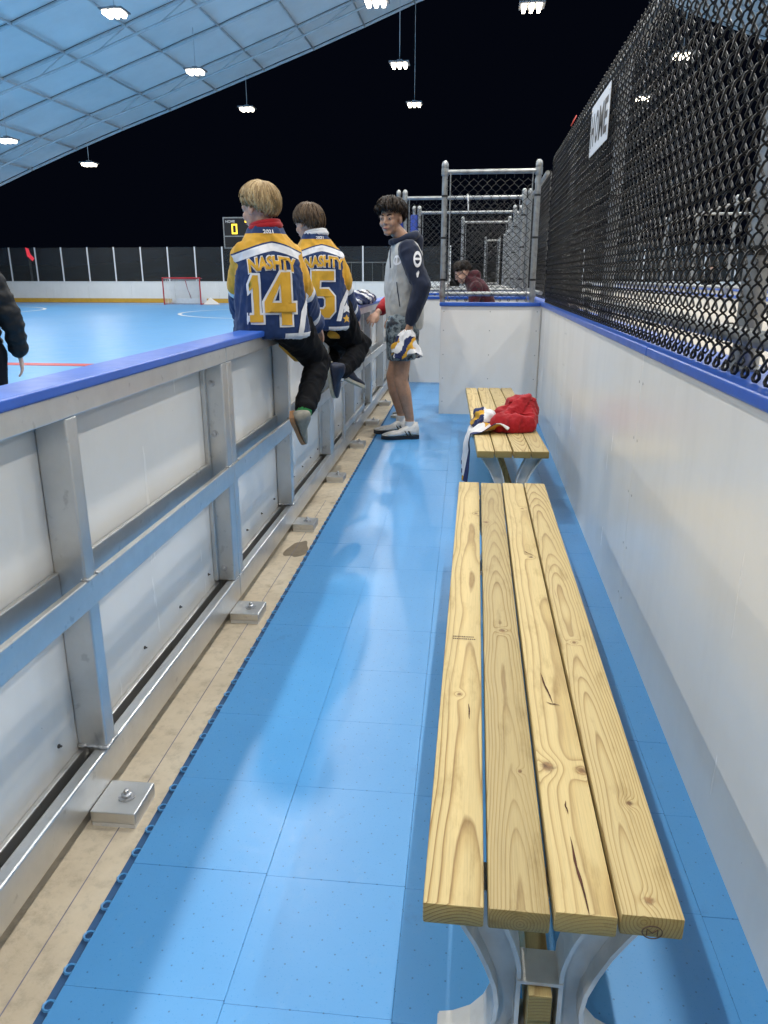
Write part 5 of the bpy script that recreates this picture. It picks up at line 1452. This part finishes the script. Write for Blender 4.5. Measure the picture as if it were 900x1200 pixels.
# jersey lying beside the jacket and hanging over the bench's left edge
def drape(u, v):
    """v runs from the heap over the edge and down; u across"""
    yy = 4.30 + .30*u
    ed = .157 - .189 - .042*(yy-5.075) - .010       # left edge of the bench at this place
    if v < .45:
        q = v/.45; x = ed + .20*(1-q) ; z = .386 + .055*math.sin(math.pi*min(1, q*.9+.1))*(.5+.5*math.sin(u*11+q*5)) + .02*(1-q)
        x += .012*math.sin(u*17+q*4)
    else:
        q = (v-.45)/.55; z = .386 - .012 - .285*q*(1 - .18*u) ; x = ed - .012 - .010*math.sin(min(1, q*4)*1.57) + .016*math.sin(u*15+q*2.2)*min(1, q*3) - .012*q
        yy += .02*math.sin(q*3+u*4) - .05*(u-.5)*q
    return (x, yy, z)
dm = MB().grid(46, 70, drape).mesh('hanging_jersey')
for p in dm.polygons:
    c = p.center; i = p.index; u = (i % 45)/45; v = (i//45)/69
    mi = 0
    if v < .30: mi = (0 if math.sin(u*14+v*20) > -.1 else (2 if math.sin(u*9) > 0 else 1))
    elif u < .10 or (.55 < v < .75 and abs(u-.42) < .10*(1-abs(v-.65)*9)): mi = 1
    elif v > .93: mi = 1 if u > .5 else 2
    p.material_index = mi
dm2 = two_sided(dm, .004)
o = link('hanging_jersey', dm2, [M['c_white'], M['c_navy'], M['c_gold']], None, 'all'); tag(o, 'white and navy jersey hanging over the left edge of the farther bench', 'jersey')
pile('crumpled_jersey', 'small heap of white, gold and black cloth beside the red jacket', 'jersey', (.075, 4.50, .3850), (.085,.10,.12), [M['c_white'], M['c_gold'], M['c_navy']], 21, 9, .007,
     pick=lambda c: 0 if c.z > .055 and c.x > -.02 else (1 if math.sin(c.y*60+c.z*40) > .1 else 2))
pile('jersey_heap', 'navy and white jerseys heaped on the blue cap past the seated boys', 'jersey', (-.985, 6.55, 1.036), (.085,.42,.125), [M['c_navy'], M['c_white'], M['hair_dark'], M['c_red']], 33, 18, .009,
     pick=lambda c: 1 if math.sin(c.y*23+c.z*55+c.x*30) > .72 else (2 if (c.z > .085 and abs(c.y-.05) < .07) else 0))
# jersey gripped in the standing boy's left hand
W3 = armL[2][0] + (armL[2][0]-armL[1][0]).normalized()*.075
def held(u, v):
    q = 2*math.pi*u; rad = .030 + .080*v**.8 + (.020*math.sin(4*q+1.2+v*2) + .013*math.sin(9*q-v*3))*v + .022*noise.noise((2.2*math.cos(q), 2.2*math.sin(q), v*3.5))
    return W3 + V((rad*math.cos(q)*1.0 - .015*v, rad*math.sin(q)*.55 - .01, .018 - .190*v - .024*math.sin(3*q+1)*v + .012*noise.noise((3*math.cos(q)+7, 3*math.sin(q), v*5))))
hm_ = MB().grid(72, 30, held, closed_u=True); mi_ = []
me = hm_.mesh('held_jersey')
for p in me.polygons:
    u = (p.index % 72)/72; v = (p.index//72)/29; k = (u*9 + v*1.6 + .9*noise.noise((u*7, v*4, 3))) % 3
    p.material_index = 0 if k < 1.2 else (1 if k < 2.2 else 2)
    if v < .25: p.material_index = 0
me = two_sided(me, .004)
o = link('held_jersey', me, [M['c_white'], M['c_navy'], M['c_gold']], None, 'all'); tag(o, "white, navy and gold jersey gripped in the standing boy's hand", 'jersey')
